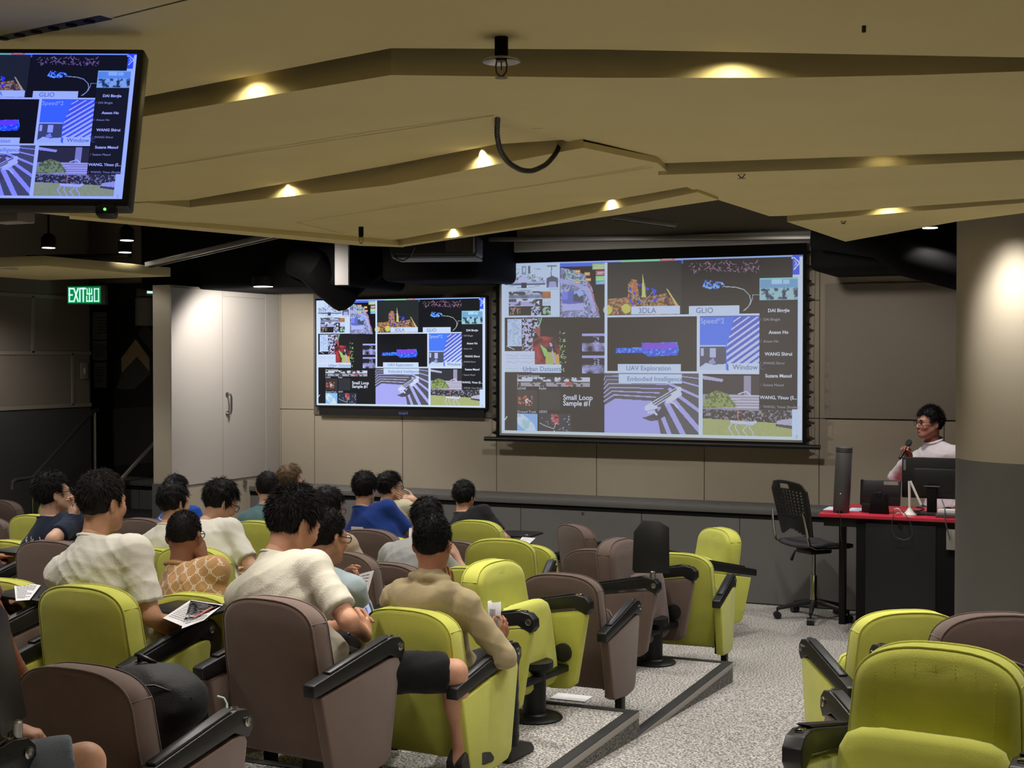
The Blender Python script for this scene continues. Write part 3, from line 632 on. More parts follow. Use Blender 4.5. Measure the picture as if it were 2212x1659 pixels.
for p in ([(1582, 909), (1573, 921), (1580, 930), (1585, 940)], [(1590, 910), (1588, 920), (1594, 930), (1597, 936)], [(1616, 912), (1604, 926), (1612, 934), (1616, 942)], [(1620, 911), (1618, 920), (1626, 930), (1628, 941)]): line(p, 2.2, (.72, .7, .85))
line([(1593, 884), (1594, 902)], 3, (.7, .25, .2)); line([(1595, 848), (1612, 842), (1620, 850)], 2.5, (.8, .8, .9))
# white gutters and labels
for r_ in [(1305, 567, 1311, 800), (1305, 680, 1641, 684.5), (1305, 799, 1511, 803), (1504, 680, 1511, 803), (1509, 802, 1517, 943), (1510, 799, 1641, 805)]: fill(rmask(*r_), WHT)
for r_ in [(1363, 660, 1468, 678), (1487, 659, 1596, 681), (1149, 785, 1212, 803), (1334, 784, 1470, 800), (1336, 806, 1472, 824.5), (1571, 782, 1640, 797)]: fill(rmask(*r_), PALE)
fill(rmask(1335, 804.3, 1473, 806), (.35, .45, .6)); fill(rmask(1571, 784, 1573, 798), (.1, .25, .6))
# participants column
fill(rmask(1639, 600, 1711.5, 646), (.30, .62, .68)); vm = rmask(1641, 602, 1722, 645); fill(rmask(1639, 599, 1723, 647), (.35, .78, .72)); fill(vm, (.16, .36, .48)); mixm(rmask(1641, 602, 1722, 620), (.25, .52, .75), .8); fill(rmask(1665, 602, 1688, 612), (.55, .85, 1)); fill(rmask(1690, 602, 1704, 611), (.5, .8, .95)); mixm(rmask(1641, 620, 1722, 645), (.5, .75, .72), (N8 > .5) * .9); mixm(rmask(1641, 622, 1722, 645) & (N8 < .42), (.03, .06, .08), .95)
fill(rmask(1639, 647, 1723, 880), (.02, .02, .022))
fill((Ug > .9690) & (Vg > .03) & (Vg < .985) & ~rmask(1639, 599, 1722, 880), PALE)
fill((Ug > .9690) & (Vg < .105), (.06, .14, .92)); fill(((Ug < .012) | (Ug > .99)) & (Vg > .01), (.82, .92, 1)); fill(Vg > .984, (.80, .90, .86))
for p in ([(1709, 556), (1714, 555), (1726, 566), (1714, 580)],): line(p, 2.6, (.75, .86, 1))
line([(1715, 562), (1719, 567), (1715, 572)], 1.8, (.7, .84, 1))

def build_slide():
    nx, ny = SW, SH
    xs = (np.arange(nx + 1) / nx) - .5; zs = (.5 - np.arange(ny + 1) / ny) * 9 / 16
    # one quad per colour sample: corner colours come from a face-domain attribute spread to corners
    X, Z = np.meshgrid(xs, zs); co = np.zeros(((nx + 1) * (ny + 1), 3)); co[:, 0] = X.ravel(); co[:, 2] = Z.ravel()
    i = (np.arange(ny)[:, None] * (nx + 1) + np.arange(nx)[None]).ravel()
    fa = np.stack([i, i + nx + 1, i + nx + 2, i + 1], 1)
    vs = [co]; cols = [np.repeat(IMG.reshape(-1, 3), 4, 0)]; loops = [fa.ravel()]; sizes = [np.full(len(fa), 4)]
    nv = len(co)
    def addtext(txt, x, y, size, c, align='LEFT', bold=0, layer=1):
        nonlocal nv
        u, v = uv(x, y); V_, F_ = text_tris(txt, size / 650, bold, align)
        V_ = np.array(V_); P = np.zeros_like(V_); P[:, 0] = V_[:, 0] + u - .5; P[:, 2] = V_[:, 1] + (.5 - v) * 9 / 16; P[:, 1] = -.0006 * layer
        vs.append(P); cnt = 0
        for f in F_: loops.append(np.array(f) + nv); sizes.append(np.array([len(f)])); cnt += len(f)
        cols.append(np.tile(np.array(c), (cnt, 1))); nv += len(P)
    D = (.10, .20, .42)
    addtext('3DLA', 1378, 670, 16, D); addtext('GLIO', 1502, 669.5, 16, D); addtext('Urban Datasets', 1129, 795, 14, D); addtext('UAV Exploration', 1352, 793, 14, D)
    addtext('Embodied Intelligence', 1354, 816, 13.6, D); addtext('Window C', 1582, 790.5, 14.5, (.08, .14, .3)); addtext('Speed*2', 1512, 692, 15, (.62, .74, 1))
    addtext('Small Loop', 1216, 856, 15, (.95, .95, .97), bold=.0004); addtext('Sample #1', 1216, 868.5, 15, (.95, .95, .97), bold=.0004)
    for t, x, y in [('Surround Images', 1117, 809.5), ('LiDAR', 1117, 836.5), ('Radar', 1164, 836.5), ('Ground Truth', 1117, 886.5), ('UDIO', 1164, 886.5)]: addtext(t, x, y, 7.6, (.85, .85, .88))
    for k, (t, s_) in enumerate([('DAI Bingjie', 'DAI Bingjie'), ('Anson Ho', 'Anson Ho'), ('WANG Shirui', 'WANG Shirui'), ('Suzana Masud', 'Suzana Masud'), ('WANG, Yinuo (S...', 'WANG, Yinuo (Student)')]):
        y = 668.5 + 46.8 * k; addtext(t, 1681, y, 9.5, (.95, .95, .97), 'CENTER', .0003); addtext(s_, 1648, y + 19.5, 7.4, (.55, .5, .52)); addtext('/', 1642, y + 19.5, 8, (.8, .25, .25))
    addtext('3', 1720.5, 940, 10, (.3, .36, .55), 'CENTER')
    me = bpy.data.meshes.new('slide_image'); V_ = np.concatenate(vs); Lp = np.concatenate(loops); Sz = np.concatenate(sizes)
    me.vertices.add(len(V_)); me.vertices.foreach_set('co', V_.ravel().astype('f')); me.loops.add(len(Lp)); me.loops.foreach_set('vertex_index', Lp.astype('i'))
    me.polygons.add(len(Sz)); st_ = np.concatenate([[0], np.cumsum(Sz)[:-1]]); me.polygons.foreach_set('loop_start', st_.astype('i'))
    me.update(calc_edges=True)
    at = me.color_attributes.new('slide', 'FLOAT_COLOR', 'CORNER'); C4 = np.ones((len(Lp), 4)); C4[:, :3] = np.concatenate(cols); at.data.foreach_set('color', C4.ravel().astype('f'))
    return me
SLIDE = build_slide()
def screen_mat(name, tint, strength, base, lift=(0, 0, 0)):
    m = bpy.data.materials.new(name); m.use_nodes = True; nt = m.node_tree; b = nt.nodes['Principled BSDF']
    a = nt.nodes.new('ShaderNodeVertexColor'); a.layer_name = 'slide'
    mx = nt.nodes.new('ShaderNodeVectorMath'); mx.operation = 'MULTIPLY_ADD'; mx.inputs[1].default_value = tint; mx.inputs[2].default_value = lift
    nt.links.new(a.outputs['Color'], mx.inputs[0]); nt.links.new(mx.outputs[0], b.inputs['Emission Color'])
    b.inputs['Emission Strength'].default_value = strength; b.inputs['Base Color'].default_value = base; b.inputs['Roughness'].default_value = .7; b.inputs['Specular IOR Level'].default_value = .15
    return m

def slide_obj(parent, width, m, loc=(0, 0, 0)):
    o = bpy.data.objects.new('screen_image', SLIDE); COL.objects.link(o); o.parent = parent; o.location = loc; o.scale = (width, width, width)
    if not len(SLIDE.materials): SLIDE.materials.append(None)
    o.material_slots[0].link = 'OBJECT'; o.material_slots[0].material = m; return o

# ---- wall display
tvY = WY - .09
a, b = aty(683.3, 648.7, tvY), aty(1048, 881.4, tvY); tw = b.x - a.x; th = tw * 9 / 16
tv = thing('wall_display', ((a.x + b.x) / 2, tvY, (a.z + b.z) / 2), 'large wall display showing the bright slide, left of the projection screen', 'display')
bz = .018
MB().box(-tw / 2 - bz, tw / 2 + bz, .002, .06, -th / 2 - bz, th / 2 + bz, .006).box(-tw / 2 + .02, tw / 2 - .02, .02, .05, -th / 2 - .1, -th / 2).build('bezel', blk, tv)
slide_obj(tv, tw, screen_mat('display_screen', (.80, .86, 1.0), .95, rgb(4, 4, 5)))
MB().box(-tw / 2 - .075, tw / 2 + .09, .062, .085, -th / 2 - .10, th / 2 + .16, .004).build('backing_frame', mat('backing', rgb(110, 104, 96), .8), tv)
np_ = aty(871, 893, tvY + .02); npt = thing('name_plate', np_, 'small dark blue name plate under the wall display', 'name plate')
MB().box(-.055, .055, 0, .02, -.022, .022, .002).build('plate', mat('plate_blue', rgb(24, 34, 84), .4), npt)
V_, F_ = text_tris('Group D', .028); MB().add([(v[0], -.001, v[1]) for v in V_], F_).build('plate_lettering', mat('plate_text', rgb(150, 160, 190), .6), npt, smooth=False)

# ---- projection screen
psY = WY - .2
a, b = aty(1083.6, 569.8, psY), aty(1732.5, 947, psY); pw = b.x - a.x; ph_ = pw * 9 / 16
pc = ((a.x + b.x) / 2, psY, a.z - ph_ / 2)
ps = thing('projection_screen', pc, 'wide pull-down projection screen with black border showing the slide', 'projection screen')
oL, oR = aty(1072, 700, psY).x - pc[0], aty(1742, 700, psY).x - pc[0]
zB = aty(1400, 952, psY).z - pc[2]; zT = aty(1400, 536, psY).z - pc[2]
iL, iR, iB = aty(1079, 900, psY).x - pc[0], pw / 2 + .004, aty(1400, 948, psY).z - pc[2]
cloth = MB().box(oL, oR, .004, .008, zB, zT).build('border_cloth', blk_matte, ps)
MB().box(iL, iR, .0015, .004, iB, ph_ / 2 + .002).build('screen_fabric', mat('screen_fabric', rgb(150, 146, 142), .9), ps)
slide_obj(ps, pw, screen_mat('projection_image', (.60, .66, .80), .80, rgb(112, 108, 104), (.012, .011, .011)))
bt = MB().tube([(aty(1047, 947, psY).x - pc[0], 0, zB - .02), (aty(1772, 964, psY).x - pc[0], 0, zB - .02)], .022, 12)
bt.build('bottom_bar', blk, ps)
for s, ox in ((-1, oL), (1, oR)):
    tabs = []
    for k in range(14):
        z = zT - .08 - k * (zT - zB - .12) / 13; L_ = .035 + .012 * abs(k - 6.5) / 6.5
        t = MB().prism([(ox, z + .02), (ox + s * L_, z + .004), (ox + s * L_, z - .004), (ox, z - .02)], 'y', .003, .008); t.build('tension_tab', blk_matte, ps)
        tabs.append((ox + s * L_, .006, z))
    pth = [(ox + s * .05, .006, zT)] + tabs + [(ox + s * .085, .006, zB)]
    MB().tube(pth, .0018, 5).build('tension_cord', mat('cord_grey', rgb(90, 86, 80), .8), ps)
hs = MB().box(aty(1040, 530, psY).x - pc[0], aty(1757, 530, psY).x - pc[0], -.05, .16, zT + .0, zT + .11, .02, seg=3)
hs.build('roller_housing', mat('housing_grey', rgb(190, 188, 184), .6), ps)
MB().box(aty(1030, 530, psY).x - pc[0], aty(1790, 530, psY).x - pc[0], .02, .19, zT + .1, zT + .42).build('pelmet', mat('pelmet', rgb(150, 142, 130), .8), ps)

# ---- hanging monitor, upper left, tilted down to the back rows
corners = {'tr': (271, 104), 'br': (289, 437)}
D1 = 2.95; tiltm = R(17.5)
hm = bpy.data.objects.new('hanging_monitor', None); COL.objects.link(hm)
hp = Matrix((_rt, Vector((-math.sin(YAW), math.cos(YAW), 0)), Vector((0, 0, 1)))).transposed().to_4x4()
hrot = hp @ Matrix.Rotation(R(-1.0), 4, 'Z') @ Matrix.Rotation(-tiltm, 4, 'X') @ Matrix.Rotation(R(.6), 4, 'Y')
hrm = (437 - 104) * D1 / 3000 / math.cos(tiltm) * .99; hw = hrm * 16 / 9
cr_ = CAMP + ray(280, 270.5) * D1
ctr = cr_ - hrot.to_3x3() @ Vector((hw / 2, 0, 0))
hrot.translation = ctr; hm.matrix_world = hrot
tag(hm, 'wall-less hanging monitor glowing blue at the upper left, tilted downwards', 'monitor')
hm['label'] = 'hanging monitor glowing blue at the upper left, tilted downwards'
MB().box(-hw / 2 - .014, hw / 2 + .014, .002, .045, -hrm / 2 - .016, hrm / 2 + .014, .006).build('bezel', blk, hm)
slide_obj(hm, hw, screen_mat('monitor_screen', (.42, .50, 1.25), .95, rgb(3, 3, 4)))
MB().box(hw / 2 - .055, hw / 2 - .012, -.004, .03, -hrm / 2 - .036, -hrm / 2 - .012, .008).build('sensor_bump', blk, hm)
MB().lathe([(.0028, -.001), (.0028, .001)], 10, (0, 0, 0), Matrix.Translation((hw / 2 - .032, -.006, -hrm / 2 - .026)) @ Matrix.Rotation(R(90), 4, 'X')).build('status_light', mat('led_green', rgb(80, 255, 90), .3, emit=(rgb(90, 255, 90), 3)), hm)
mi = hrot.inverted()
for sx in (-.16, .02): MB().tube([(sx * hw, .03, hrm / 2 - .02), (sx * hw + .012, .06, hrm / 2 + .02), (sx * hw + .03, .09, hrm / 2 + .05)], .007, 8).build('mount_arm', blk_metal, hm)
sa, sb = cp(-40, 96, .708), cp(244, 40, .708)
dd = (sb - sa).normalized(); nn = Vector((-dd.y, dd.x, 0))
sl = MB(); dn = Vector((0, 0, -.002)); wdt = .035
sl.quad(sa + dn, sb + dn, sb + dn - nn * wdt, sa + dn - nn * wdt)
so = sl.build('mount_rail', mat('rail_dark', rgb(30, 29, 28), .6), None, label='dark slotted mounting rail let into the ceiling above the monitor', cat='rail')
for k in range(7):
    p = sa.lerp(sb, .1 + .13 * k) - nn * wdt / 2 + Vector((0, 0, -.0035)); MB().lathe([(.012, -.001), (.012, .001)], 12, p).build('rail_hole', blackpaint, so)
MB().box(-.09, .09, -.06, .06, 0, .07, .006).build('speaker_box', mat('box_grey', rgb(150, 140, 136), .6), None, label='pale grey box hanging just below the monitor', cat='speaker').location = aty(26, 482, 5.2)
# ---- ceiling projector, seen from behind
pj = thing('projector', aty(945, 562, 9.9), 'dark ceiling projector with a ribbed grey end, left of the screen', 'projector', rz=R(18))
MB().box(-.34, .34, -.22, .22, .012, .19, .03, seg=4).build('projector_body', mat('projector_dark', rgb(40, 40, 44), .45), pj)
MB().box(-.33, .335, -.215, .215, 0, .02, .006).build('underside', mat('projector_grey', rgb(128, 128, 140), .5), pj)
gr = MB()
for k in range(16): gr.box(.1 + k * .013, .106 + k * .013, -.226, -.216, .05, .16)
gr.build('vent_grille', mat('projector_vent', rgb(120, 104, 102), .5), pj)
MB().box(.312, .33, -.227, -.217, .04, .165, .003).build('end_plate', mat('projector_silver', rgb(170, 168, 166), .35, metal=.5), pj)
MB().tube([(0, 0, .18), (0, 0, .9)], .03, 12).build('mount_pole', blk_metal, pj)
MB().tube([aty(842, 528, 9.6), aty(845, 545, 9.6), aty(858, 560, 9.6), aty(872, 563, 9.6), aty(886, 555, 9.6), aty(896, 535, 9.6)], .006, 8).build('loop_cable', mat('cable_blue', rgb(60, 70, 84), .5), None, label='thin bluish cable loop beside the projector', cat='cable')

# ============================================================ theatre seats
def back_outline(n=11):
    hw0, hw1, zt, zc = .252, .232, .800, .665
    pts = [(-hw0 + .03, .155), (-hw0 + .008, .165), (-hw0, .20)]
    for k in range(4): t = k / 3; pts.append((-(hw0 + (hw1 - hw0) * t), .30 + t * (zc - .30)))
    for k in range(1, 2 * n):
        a = math.pi - math.pi * k / (2 * n); c, s = math.cos(a), math.sin(a); e = 2 / 2.7
        pts.append((hw1 * math.copysign(abs(c) ** e, c), zc + (zt - zc) * abs(s) ** e))
    for k in range(3, -1, -1): t = k / 3; pts.append(((hw0 + (hw1 - hw0) * t), .30 + t * (zc - .30)))
    pts += [(hw0, .20), (hw0 - .008, .165), (hw0 - .03, .155)]
    return pts
OUT = back_outline()
def rake(z): return .035 - .135 * (z - .155) / .645 + .02 * ((z - .45) / .35) ** 2 * (1 if z > .45 else .3)
def off2d(pts, d):
    n = len(pts); out = []
    for i in range(n):
        a, b = Vector(pts[i - 1]), Vector(pts[(i + 1) % n]); t = (b - a).normalized(); nn = Vector((t.y, -t.x)); out.append(tuple(Vector(pts[i]) + nn * d))
    return out
def back_mesh():
    m = MB(); L_ = [(0, .02), (.005, .005), (.013, 0), (.05, -.004), (.082, 0), (.100, .009), (.110, .028), (.114, .06)]
    rings = []
    for y, d in L_:
        rings.append([(x, y + rake(z) + .05 * (x / .25) ** 2 * max(0, y / .11) * .45, z) for x, z in off2d(OUT, d)])
    n = len(OUT)
    for r_ in range(len(rings) - 1):
        for i in range(n): j = (i + 1) % n; m.quad(rings[r_][i], rings[r_][j], rings[r_ + 1][j], rings[r_ + 1][i])
    def cap(ring, flip):
        h = n // 2
        for i in range(h - 1):
            a, b, c, d = ring[i], ring[i + 1], ring[n - 2 - i], ring[n - 1 - i]
            m.quad(*((a, b, c, d) if flip else (d, c, b, a)))
    cap(rings[0], True); cap(rings[-1], False)
    bm = bmesh.new(); me = m.mesh('x'); bm.from_mesh(me); bmesh.ops.remove_doubles(bm, verts=bm.verts[:], dist=1e-5); bmesh.ops.recalc_face_normals(bm, faces=bm.faces[:]); bm.to_mesh(me); bm.free(); me.shade_smooth(); me.set_sharp_from_angle(angle=R(50)); return me
def piping_mesh():
    m = MB(); p = [(x, .008 + rake(z), z) for x, z in off2d(OUT, -.0015)]
    m.tube(p, .0036, 6)
    m.tube([(x, .088 + rake(z) + .018 * (x / .25) ** 2, z) for x, z in off2d(OUT, -.001)], .0028, 6)
    for s in (-1, 1):
        i = 8 if s < 0 else len(OUT) - 9; x, z = off2d(OUT, -.002)[i]; m.tube([(x, .008 + rake(z), z), (x, .05 + rake(z), z), (x, .088 + rake(z) + .016, z)], .0022, 5)
    return m.mesh('piping', True)
def cushion_mesh(up):
    bm = bmesh.new(); bmesh.ops.create_cube(bm, size=1)
    bmesh.ops.subdivide_edges(bm, edges=bm.edges[:], cuts=7, use_grid_fill=True)
    for v in bm.verts:                       # rounded cushion, thicker and rounder at the front
        c = v.co * 2; p = 6.0
        l = (abs(c.x) ** p + abs(c.y) ** p + abs(c.z) ** 3.2) ** (1 / p) if max(abs(c.x), abs(c.y), abs(c.z)) > 0 else 1
        c = c / max(l, 1e-6) if l > 0 else c
        v.co = Vector((c.x * .238, c.y * .235, c.z * .06))
        v.co.z -= .03 * max(0, c.y) ** 2 * (1 if c.z > 0 else .0)
    M_ = Matrix.Translation((0, .31, .405)) @ Matrix.Rotation(R(4), 4, 'X')
    if up: M_ = Matrix.Translation((0, .190, .345)) @ Matrix.Rotation(R(98), 4, 'X') @ Matrix.Translation((0, .02, 0))
    bm.transform(M_); me = bpy.data.meshes.new('seat_cushion'); bm.to_mesh(me); bm.free(); me.shade_smooth(); return me
PANEL = [(-.105, .455), (.385, .535), (.40, .50), (.335, .135), (.30, .105), (.20, .095), (.0, .115), (-.03, .14)]
def panel_mesh(): return MB().prism(PANEL, 'x', -.026, .026, .009, seg=3).mesh('side_panel', 40)
ARM = [(-.150, .462), (-.153, .508), (-.145, .515), (.27, .602), (.34, .614), (.395, .607), (.425, .58), (.428, .54), (.405, .512), (.37, .525), (.33, .543)]
def arm_mesh(): return MB().prism(ARM, 'x', -.028, .028, .008, seg=3).mesh('armrest', 40)
def lid_mesh(): return MB().prism([(-.05, .536), (.30, .609), (.33, .622), (.30, .618), (-.05, .545)], 'x', -.016, .022, .0015, seg=1).mesh('tablet_lid', 40)
def clip_mesh(): return MB().box(-.012, .012, .335, .372, .606, .619, .003).mesh('clip', 40)
def bolt_mesh(): return MB().lathe([(.017, 0), (.017, .004), (.012, .006), (.012, .003), (.006, .003), (.006, .006)], 18, (0, 0, 0), Matrix.Translation((.028, .395, .567)) @ Matrix.Rotation(R(90), 4, 'Y')).mesh('bolt', 40)
def bracket_mesh(): return MB().box(-.018, .018, .01, .075, .12, .40, .004).mesh('bracket', 40)
def leg_mesh(): return MB().box(-.02, .02, .11, .175, 0, .13, .003).mesh('leg', 40)
def ped_mesh(): return MB().lathe([(.075, .0), (.075, .02), (.062, .03), (.062, .24), (.1, .27), (.1, .3)], 24, (0, .24, 0)).mesh('pedestal', 40)
def plate_mesh(): return MB().lathe([(.15, 0), (.15, .008), (.14, .016), (.07, .022)], 28, (0, .24, 0)).mesh('floor_plate', 40)
def beam_mesh(): return MB().box(-.27, .27, .17, .3, .20, .235, .006).mesh('beam', 40)
def hub_mesh(): return MB().lathe([(.05, -.006), (.05, .02), (.03, .026)], 20, (0, 0, 0), Matrix.Translation((-.026, .27, .30)) @ Matrix.Rotation(R(-90), 4, 'Y')).mesh('pivot_hub', 40)
def tablet_up_mesh():
    o = [(-.11, 0), (.11, 0), (.125, .02), (.115, .26), (.06, .335), (-.05, .33), (-.11, .29)]
    return MB().prism(o, 'y', -.006, .006, .003, m=Matrix.Translation((0, .37, .64)) @ Matrix.Rotation(R(-62), 4, 'Z') @ Matrix.Rotation(R(10), 4, 'X')).mesh('writing_tablet', 40)
def tablet_flat_mesh():
    o = [(.05, .30), (.05, .62), (.0, .66), (-.24, .66), (-.30, .6), (-.30, .38), (-.24, .33)]
    return MB().prism(o, 'z', .632, .646, .004, m=Matrix.Translation((0, 0, 0))).mesh('writing_tablet', 40)
def hinge_mesh(): return MB().lathe([(.02, -.02), (.02, .035), (.014, .04)], 14, (0, .375, .615)).mesh('tablet_hinge', 40)
SM = {}
def sm(kind, m, fn):
    k = (kind, m.name)
    if k not in SM: me = fn(); me.materials.append(m); SM[k] = me
    return SM[k]
def child(name, me, par, loc=(0, 0, 0), sx=1):
    o = bpy.data.objects.new(name, me); COL.objects.link(o); o.parent = par; o.location = loc
    if sx != 1: o.scale = (sx, 1, 1)
    return o
SEATS = {}
def seat(key, x, y, z, yaw, c, label, up=True, arms='R', swivel=False, tablet=None, group=None):
    """yaw in degrees clockwise from facing the front wall; (x, y) is the point under the backrest"""
    fab = green if c == 'g' else brown
    t = thing('theatre_seat', (x, y, z), label, 'seat', rz=-R(yaw), group=group or ('green theatre seats' if c == 'g' else 'brown theatre seats'))
    bk = child('backrest', sm('back', fab, back_mesh), t); child('piping', sm('pipe', fab, piping_mesh), bk)
    child('seat_cushion', sm('cu' if up else 'cd', fab, lambda: cushion_mesh(up)), t)
    for s in ((1,) if arms == 'R' else (-1,) if arms == 'L' else (1, -1)):
        ox = .287 * s
        child('side_panel', sm('panel', fab, panel_mesh), t, (ox, 0, 0))
        a = child('armrest', sm('arm', blk, arm_mesh), t, (ox, 0, 0), s)
        child('armrest_clip', sm('clip', chrome, clip_mesh), a); child('bolt', sm('bolt', steel, bolt_mesh), a); child('tablet_lid', sm('lid', blk, lid_mesh), a)
        child('bracket', sm('brk', blk_metal, bracket_mesh), t, (.262 * s, 0, 0))
        if not swivel: child('leg', sm('leg', blk_metal, leg_mesh), t, (ox, 0, 0))
        else: child('pivot_hub', sm('hub', blk, hub_mesh), t, (ox, 0, 0), s)
    if swivel:
        child('pedestal', sm('ped', blk_metal, ped_mesh), t); child('floor_plate', sm('plate', blk_metal, plate_mesh), t); child('beam', sm('beam', blk_metal, beam_mesh), t)
    if tablet:
        s = -1 if tablet.endswith('L') else 1
        child('writing_tablet', sm('tab' + tablet[:2], blk, tablet_up_mesh if tablet.startswith('up') else tablet_flat_mesh), t, (.287 * s, 0, 0), s); child('tablet_hinge', sm('hinge', steel, hinge_mesh), t, (.287 * s, 0, 0))
    SEATS[key] = (x, y, z, yaw); return t
def T(k): return TH * k
F_, B_ = True, False
S = seat
# floor level, front row (swivel)
S('t0a', -2.90, 10.60, 0, -138, 'g', 'green seat farthest right, turned sideways beside the lecturer desk', True, 'LR', True)
S('t0b', -3.99, 10.38, 0, 40, 'b', 'brown seat turned half right, nearest the middle of the stage ledge', True, 'LR', True, 'flatR')
S('t0c', -4.87, 10.35, 0, 0, 'g', 'green seat with the black-shirted person', False, 'LR', True, 'flatR')
S('t0d', -5.66, 10.32, 0, 0, 'b', 'brown seat of the person in glasses resting on a hand', False, 'LR', True)
S('t0e', -6.72, 10.3, 0, 0, 'g', 'green seat hidden below the person with light brown hair', False, 'LR', True)
S('t0f', -9.06, 10.16, 0, 0, 'g', 'farthest green seat at the left below the handrail', True, 'LR', True)
S('t0g', -9.66, 10.02, 0, 0, 'b', 'farthest brown seat cut off at the left edge', True, 'LR', True)
# floor level, back row (fixed)
S('t0h', -2.78, 9.17, 0, -4, 'g', 'green seat with its back to the camera at the aisle step, nearest the desk', True, 'LR')
S('t0i', -3.36, 9.13, 0, 0, 'b', 'brown seat with its back to the camera behind the upright writing tablet', True, 'R')
S('t0j', -3.92, 9.15, 0, 0, 'g', 'green seat half hidden beside a black armrest, middle of the hall', True, 'R')
S('t0k', -4.46, 9.13, 0, 0, 'b', 'brown seat mostly hidden behind the hooded person', True, 'R')
S('t0l', -5.03, 9.13, 0, 0, 'g', 'green seat of the person in the blue shirt', False, 'R')
S('t0m', -6.28, 9.13, 0, 0, 'b', 'seat of the person in the teal tank top', False, 'R')
S('t0n', -7.02, 9.13, 0, 0, 'g', 'seat hidden behind the person in the bright blue top', False, 'R')
S('t0o', -8.72, 8.89, 0, 0, 'b', 'brown seat cut off at the left edge below the handrail', True, 'R')
# tier 1
S('t1a', -3.06, 8.76, T(1), 98, 'b', 'brown seat turned to the aisle with an upright black writing tablet', True, 'LR', True, 'upR')
S('t1b', -3.80, 8.46, T(1), -14, 'g', 'largest green seat back in the middle, behind the turned green seat', True, 'LR', True)
S('t1c', -4.86, 8.56, T(1), 0, 'b', 'brown seat back with a white tag on top, below the blue shirt', True, 'LR', True)
S('t1d', -5.86, 8.66, T(1), 0, 'g', 'green seat back between the white shirt and the large dark head', True, 'LR', True)
S('t1e', -6.76, 8.46, T(1), 0, 'b', 'brown seat back right of the tall person in the white shirt', True, 'LR', True)
S('t1f', -7.66, 8.32, T(1), 0, 'g', 'green seat back behind the navy shirt at the far left', True, 'LR', True)
S('t1g', -2.87, 7.24, T(1), 1, 'b', 'large empty brown seat at the aisle with folded cushion', True, 'LR')
S('t1h', -3.43, 7.26, T(1), 0, 'g', 'green seat back half hidden behind the turned green seat', True, 'R')
S('t1i', -3.96, 7.20, T(1), 0, 'b', 'brown seat of the person in the grey shirt', False, 'R')
S('t1j', -4.52, 7.24, T(1), 0, 'g', 'seat hidden below the person in the beige top', False, 'R')
S('t1k', -5.62, 7.16, T(1), 0, 'g', 'green seat of the white-shirted person behind the patterned shirt', False, 'R')
S('t1l', -6.74, 7.08, T(1), 0, 'g', 'green seat cut off at the left edge beside the navy shirt', True, 'R')
# tier 2
S('t2a', -3.04, 6.69, T(2), 98, 'g', 'green seat turned to face the aisle beside the hooded person', True, 'LR', True)
S('t2b', -3.98, 6.70, T(2), 2, 'b', 'brown seat back directly behind the raised paper sheet', True, 'LR', True)
S('t2c', -4.84, 6.52, T(2), 0, 'g', 'green seat of the white-shirted person looking down in glasses', False, 'LR', True)
S('t2d', -5.78, 6.42, T(2), -4, 'b', 'brown seat of the person in the navy printed shirt', False, 'LR', True)
S('t2e', -6.62, 6.45, T(2), 0, 'g', 'seat of the person at the left edge with a wristwatch', False, 'LR', True, 'flatR')
S('t2f', -2.81, 5.31, T(2), 4, 'g', 'green seat of the person in the hooded khaki jacket', False, 'LR')
S('t2g', -3.36, 5.28, T(2), 0, 'b', 'seat of the person in the light blue shirt', False, 'R')
S('t2h', -3.87, 5.24, T(2), 0, 'g', 'green seat of the person in the tan patterned shirt', False, 'R', False)
S('t2i', -4.98, 5.2, T(2), 0, 'g', 'green seat at the left edge below the printed sheet', True, 'R')
# tier 3
S('t3a', -3.07, 4.66, T(3), 8, 'b', 'big brown seat of the person holding a phone', False, 'LR', True)
S('t3b', -3.95, 4.60, T(3), 2, 'g', 'big green seat of the tall person in the white T-shirt', False, 'LR', True, 'flatR')
S('t3c', -4.84, 4.6, T(3), 0, 'b', 'brown seat of the person in the maroon sleeve', False, 'LR', True, 'flatR')
S('t3d', -2.93, 3.39, T(3), 2, 'b', 'nearest brown seat with a black backpack on it', False, 'LR')
S('t3e', -3.52, 3.37, T(3), 0, 'g', 'green seat at the left edge beside the orange sleeve', False, 'R')
# tier 4 (row at the lower left corner)
S('t4a', -2.98, 2.46, T(4), 0, 'g', 'seat in the lower left corner with grey shorts on it', False, 'LR', True, 'upR')
# right block
S('ra', -.85, 6.10, .26, -32, 'g', 'green seat with its back to the camera, right of the aisle', True, 'LR')
S('rb', -.44, 5.45, .39, -30, 'b', 'brown seat with its back to the camera at the right edge', True, 'LR')
S('rd', -.46, 4.62, .39, -32, 'b', 'brown seat hidden behind the big green seat on the right', True, 'LR')
S('rc', -.47, 4.06, .52, 186, 'g', 'biggest green seat at the lower right, facing the camera', True, 'LR', True)

# stitch rows on the cushion front of the seat that faces the camera
st = MB()
for k in range(7):
    x = -.165 + k * .055; zt = .765 - .9 * max(0, abs(x) - .06) ** 1.4
    n = int((zt - .22) / .011)
    for j in range(n):
        z = zt - j * .011; y = .1165 + rake(z) + .05 * (x / .25) ** 2 * .45
        st.add([(x - .0032, y, z), (x + .0032, y, z), (x, y, z + .0042), (x, y, z - .0042), (x, y + .0022, z)], [(0, 3, 4), (3, 1, 4), (1, 2, 4), (2, 0, 4)])
rcx = [o for o in COL.objects if o.get('label', '').startswith('biggest green seat')][0]
so_ = st.build('stitching', green, [c for c in rcx.children if c.name.startswith('backrest')][0], smooth=False); so_['kind'] = 'stuff'

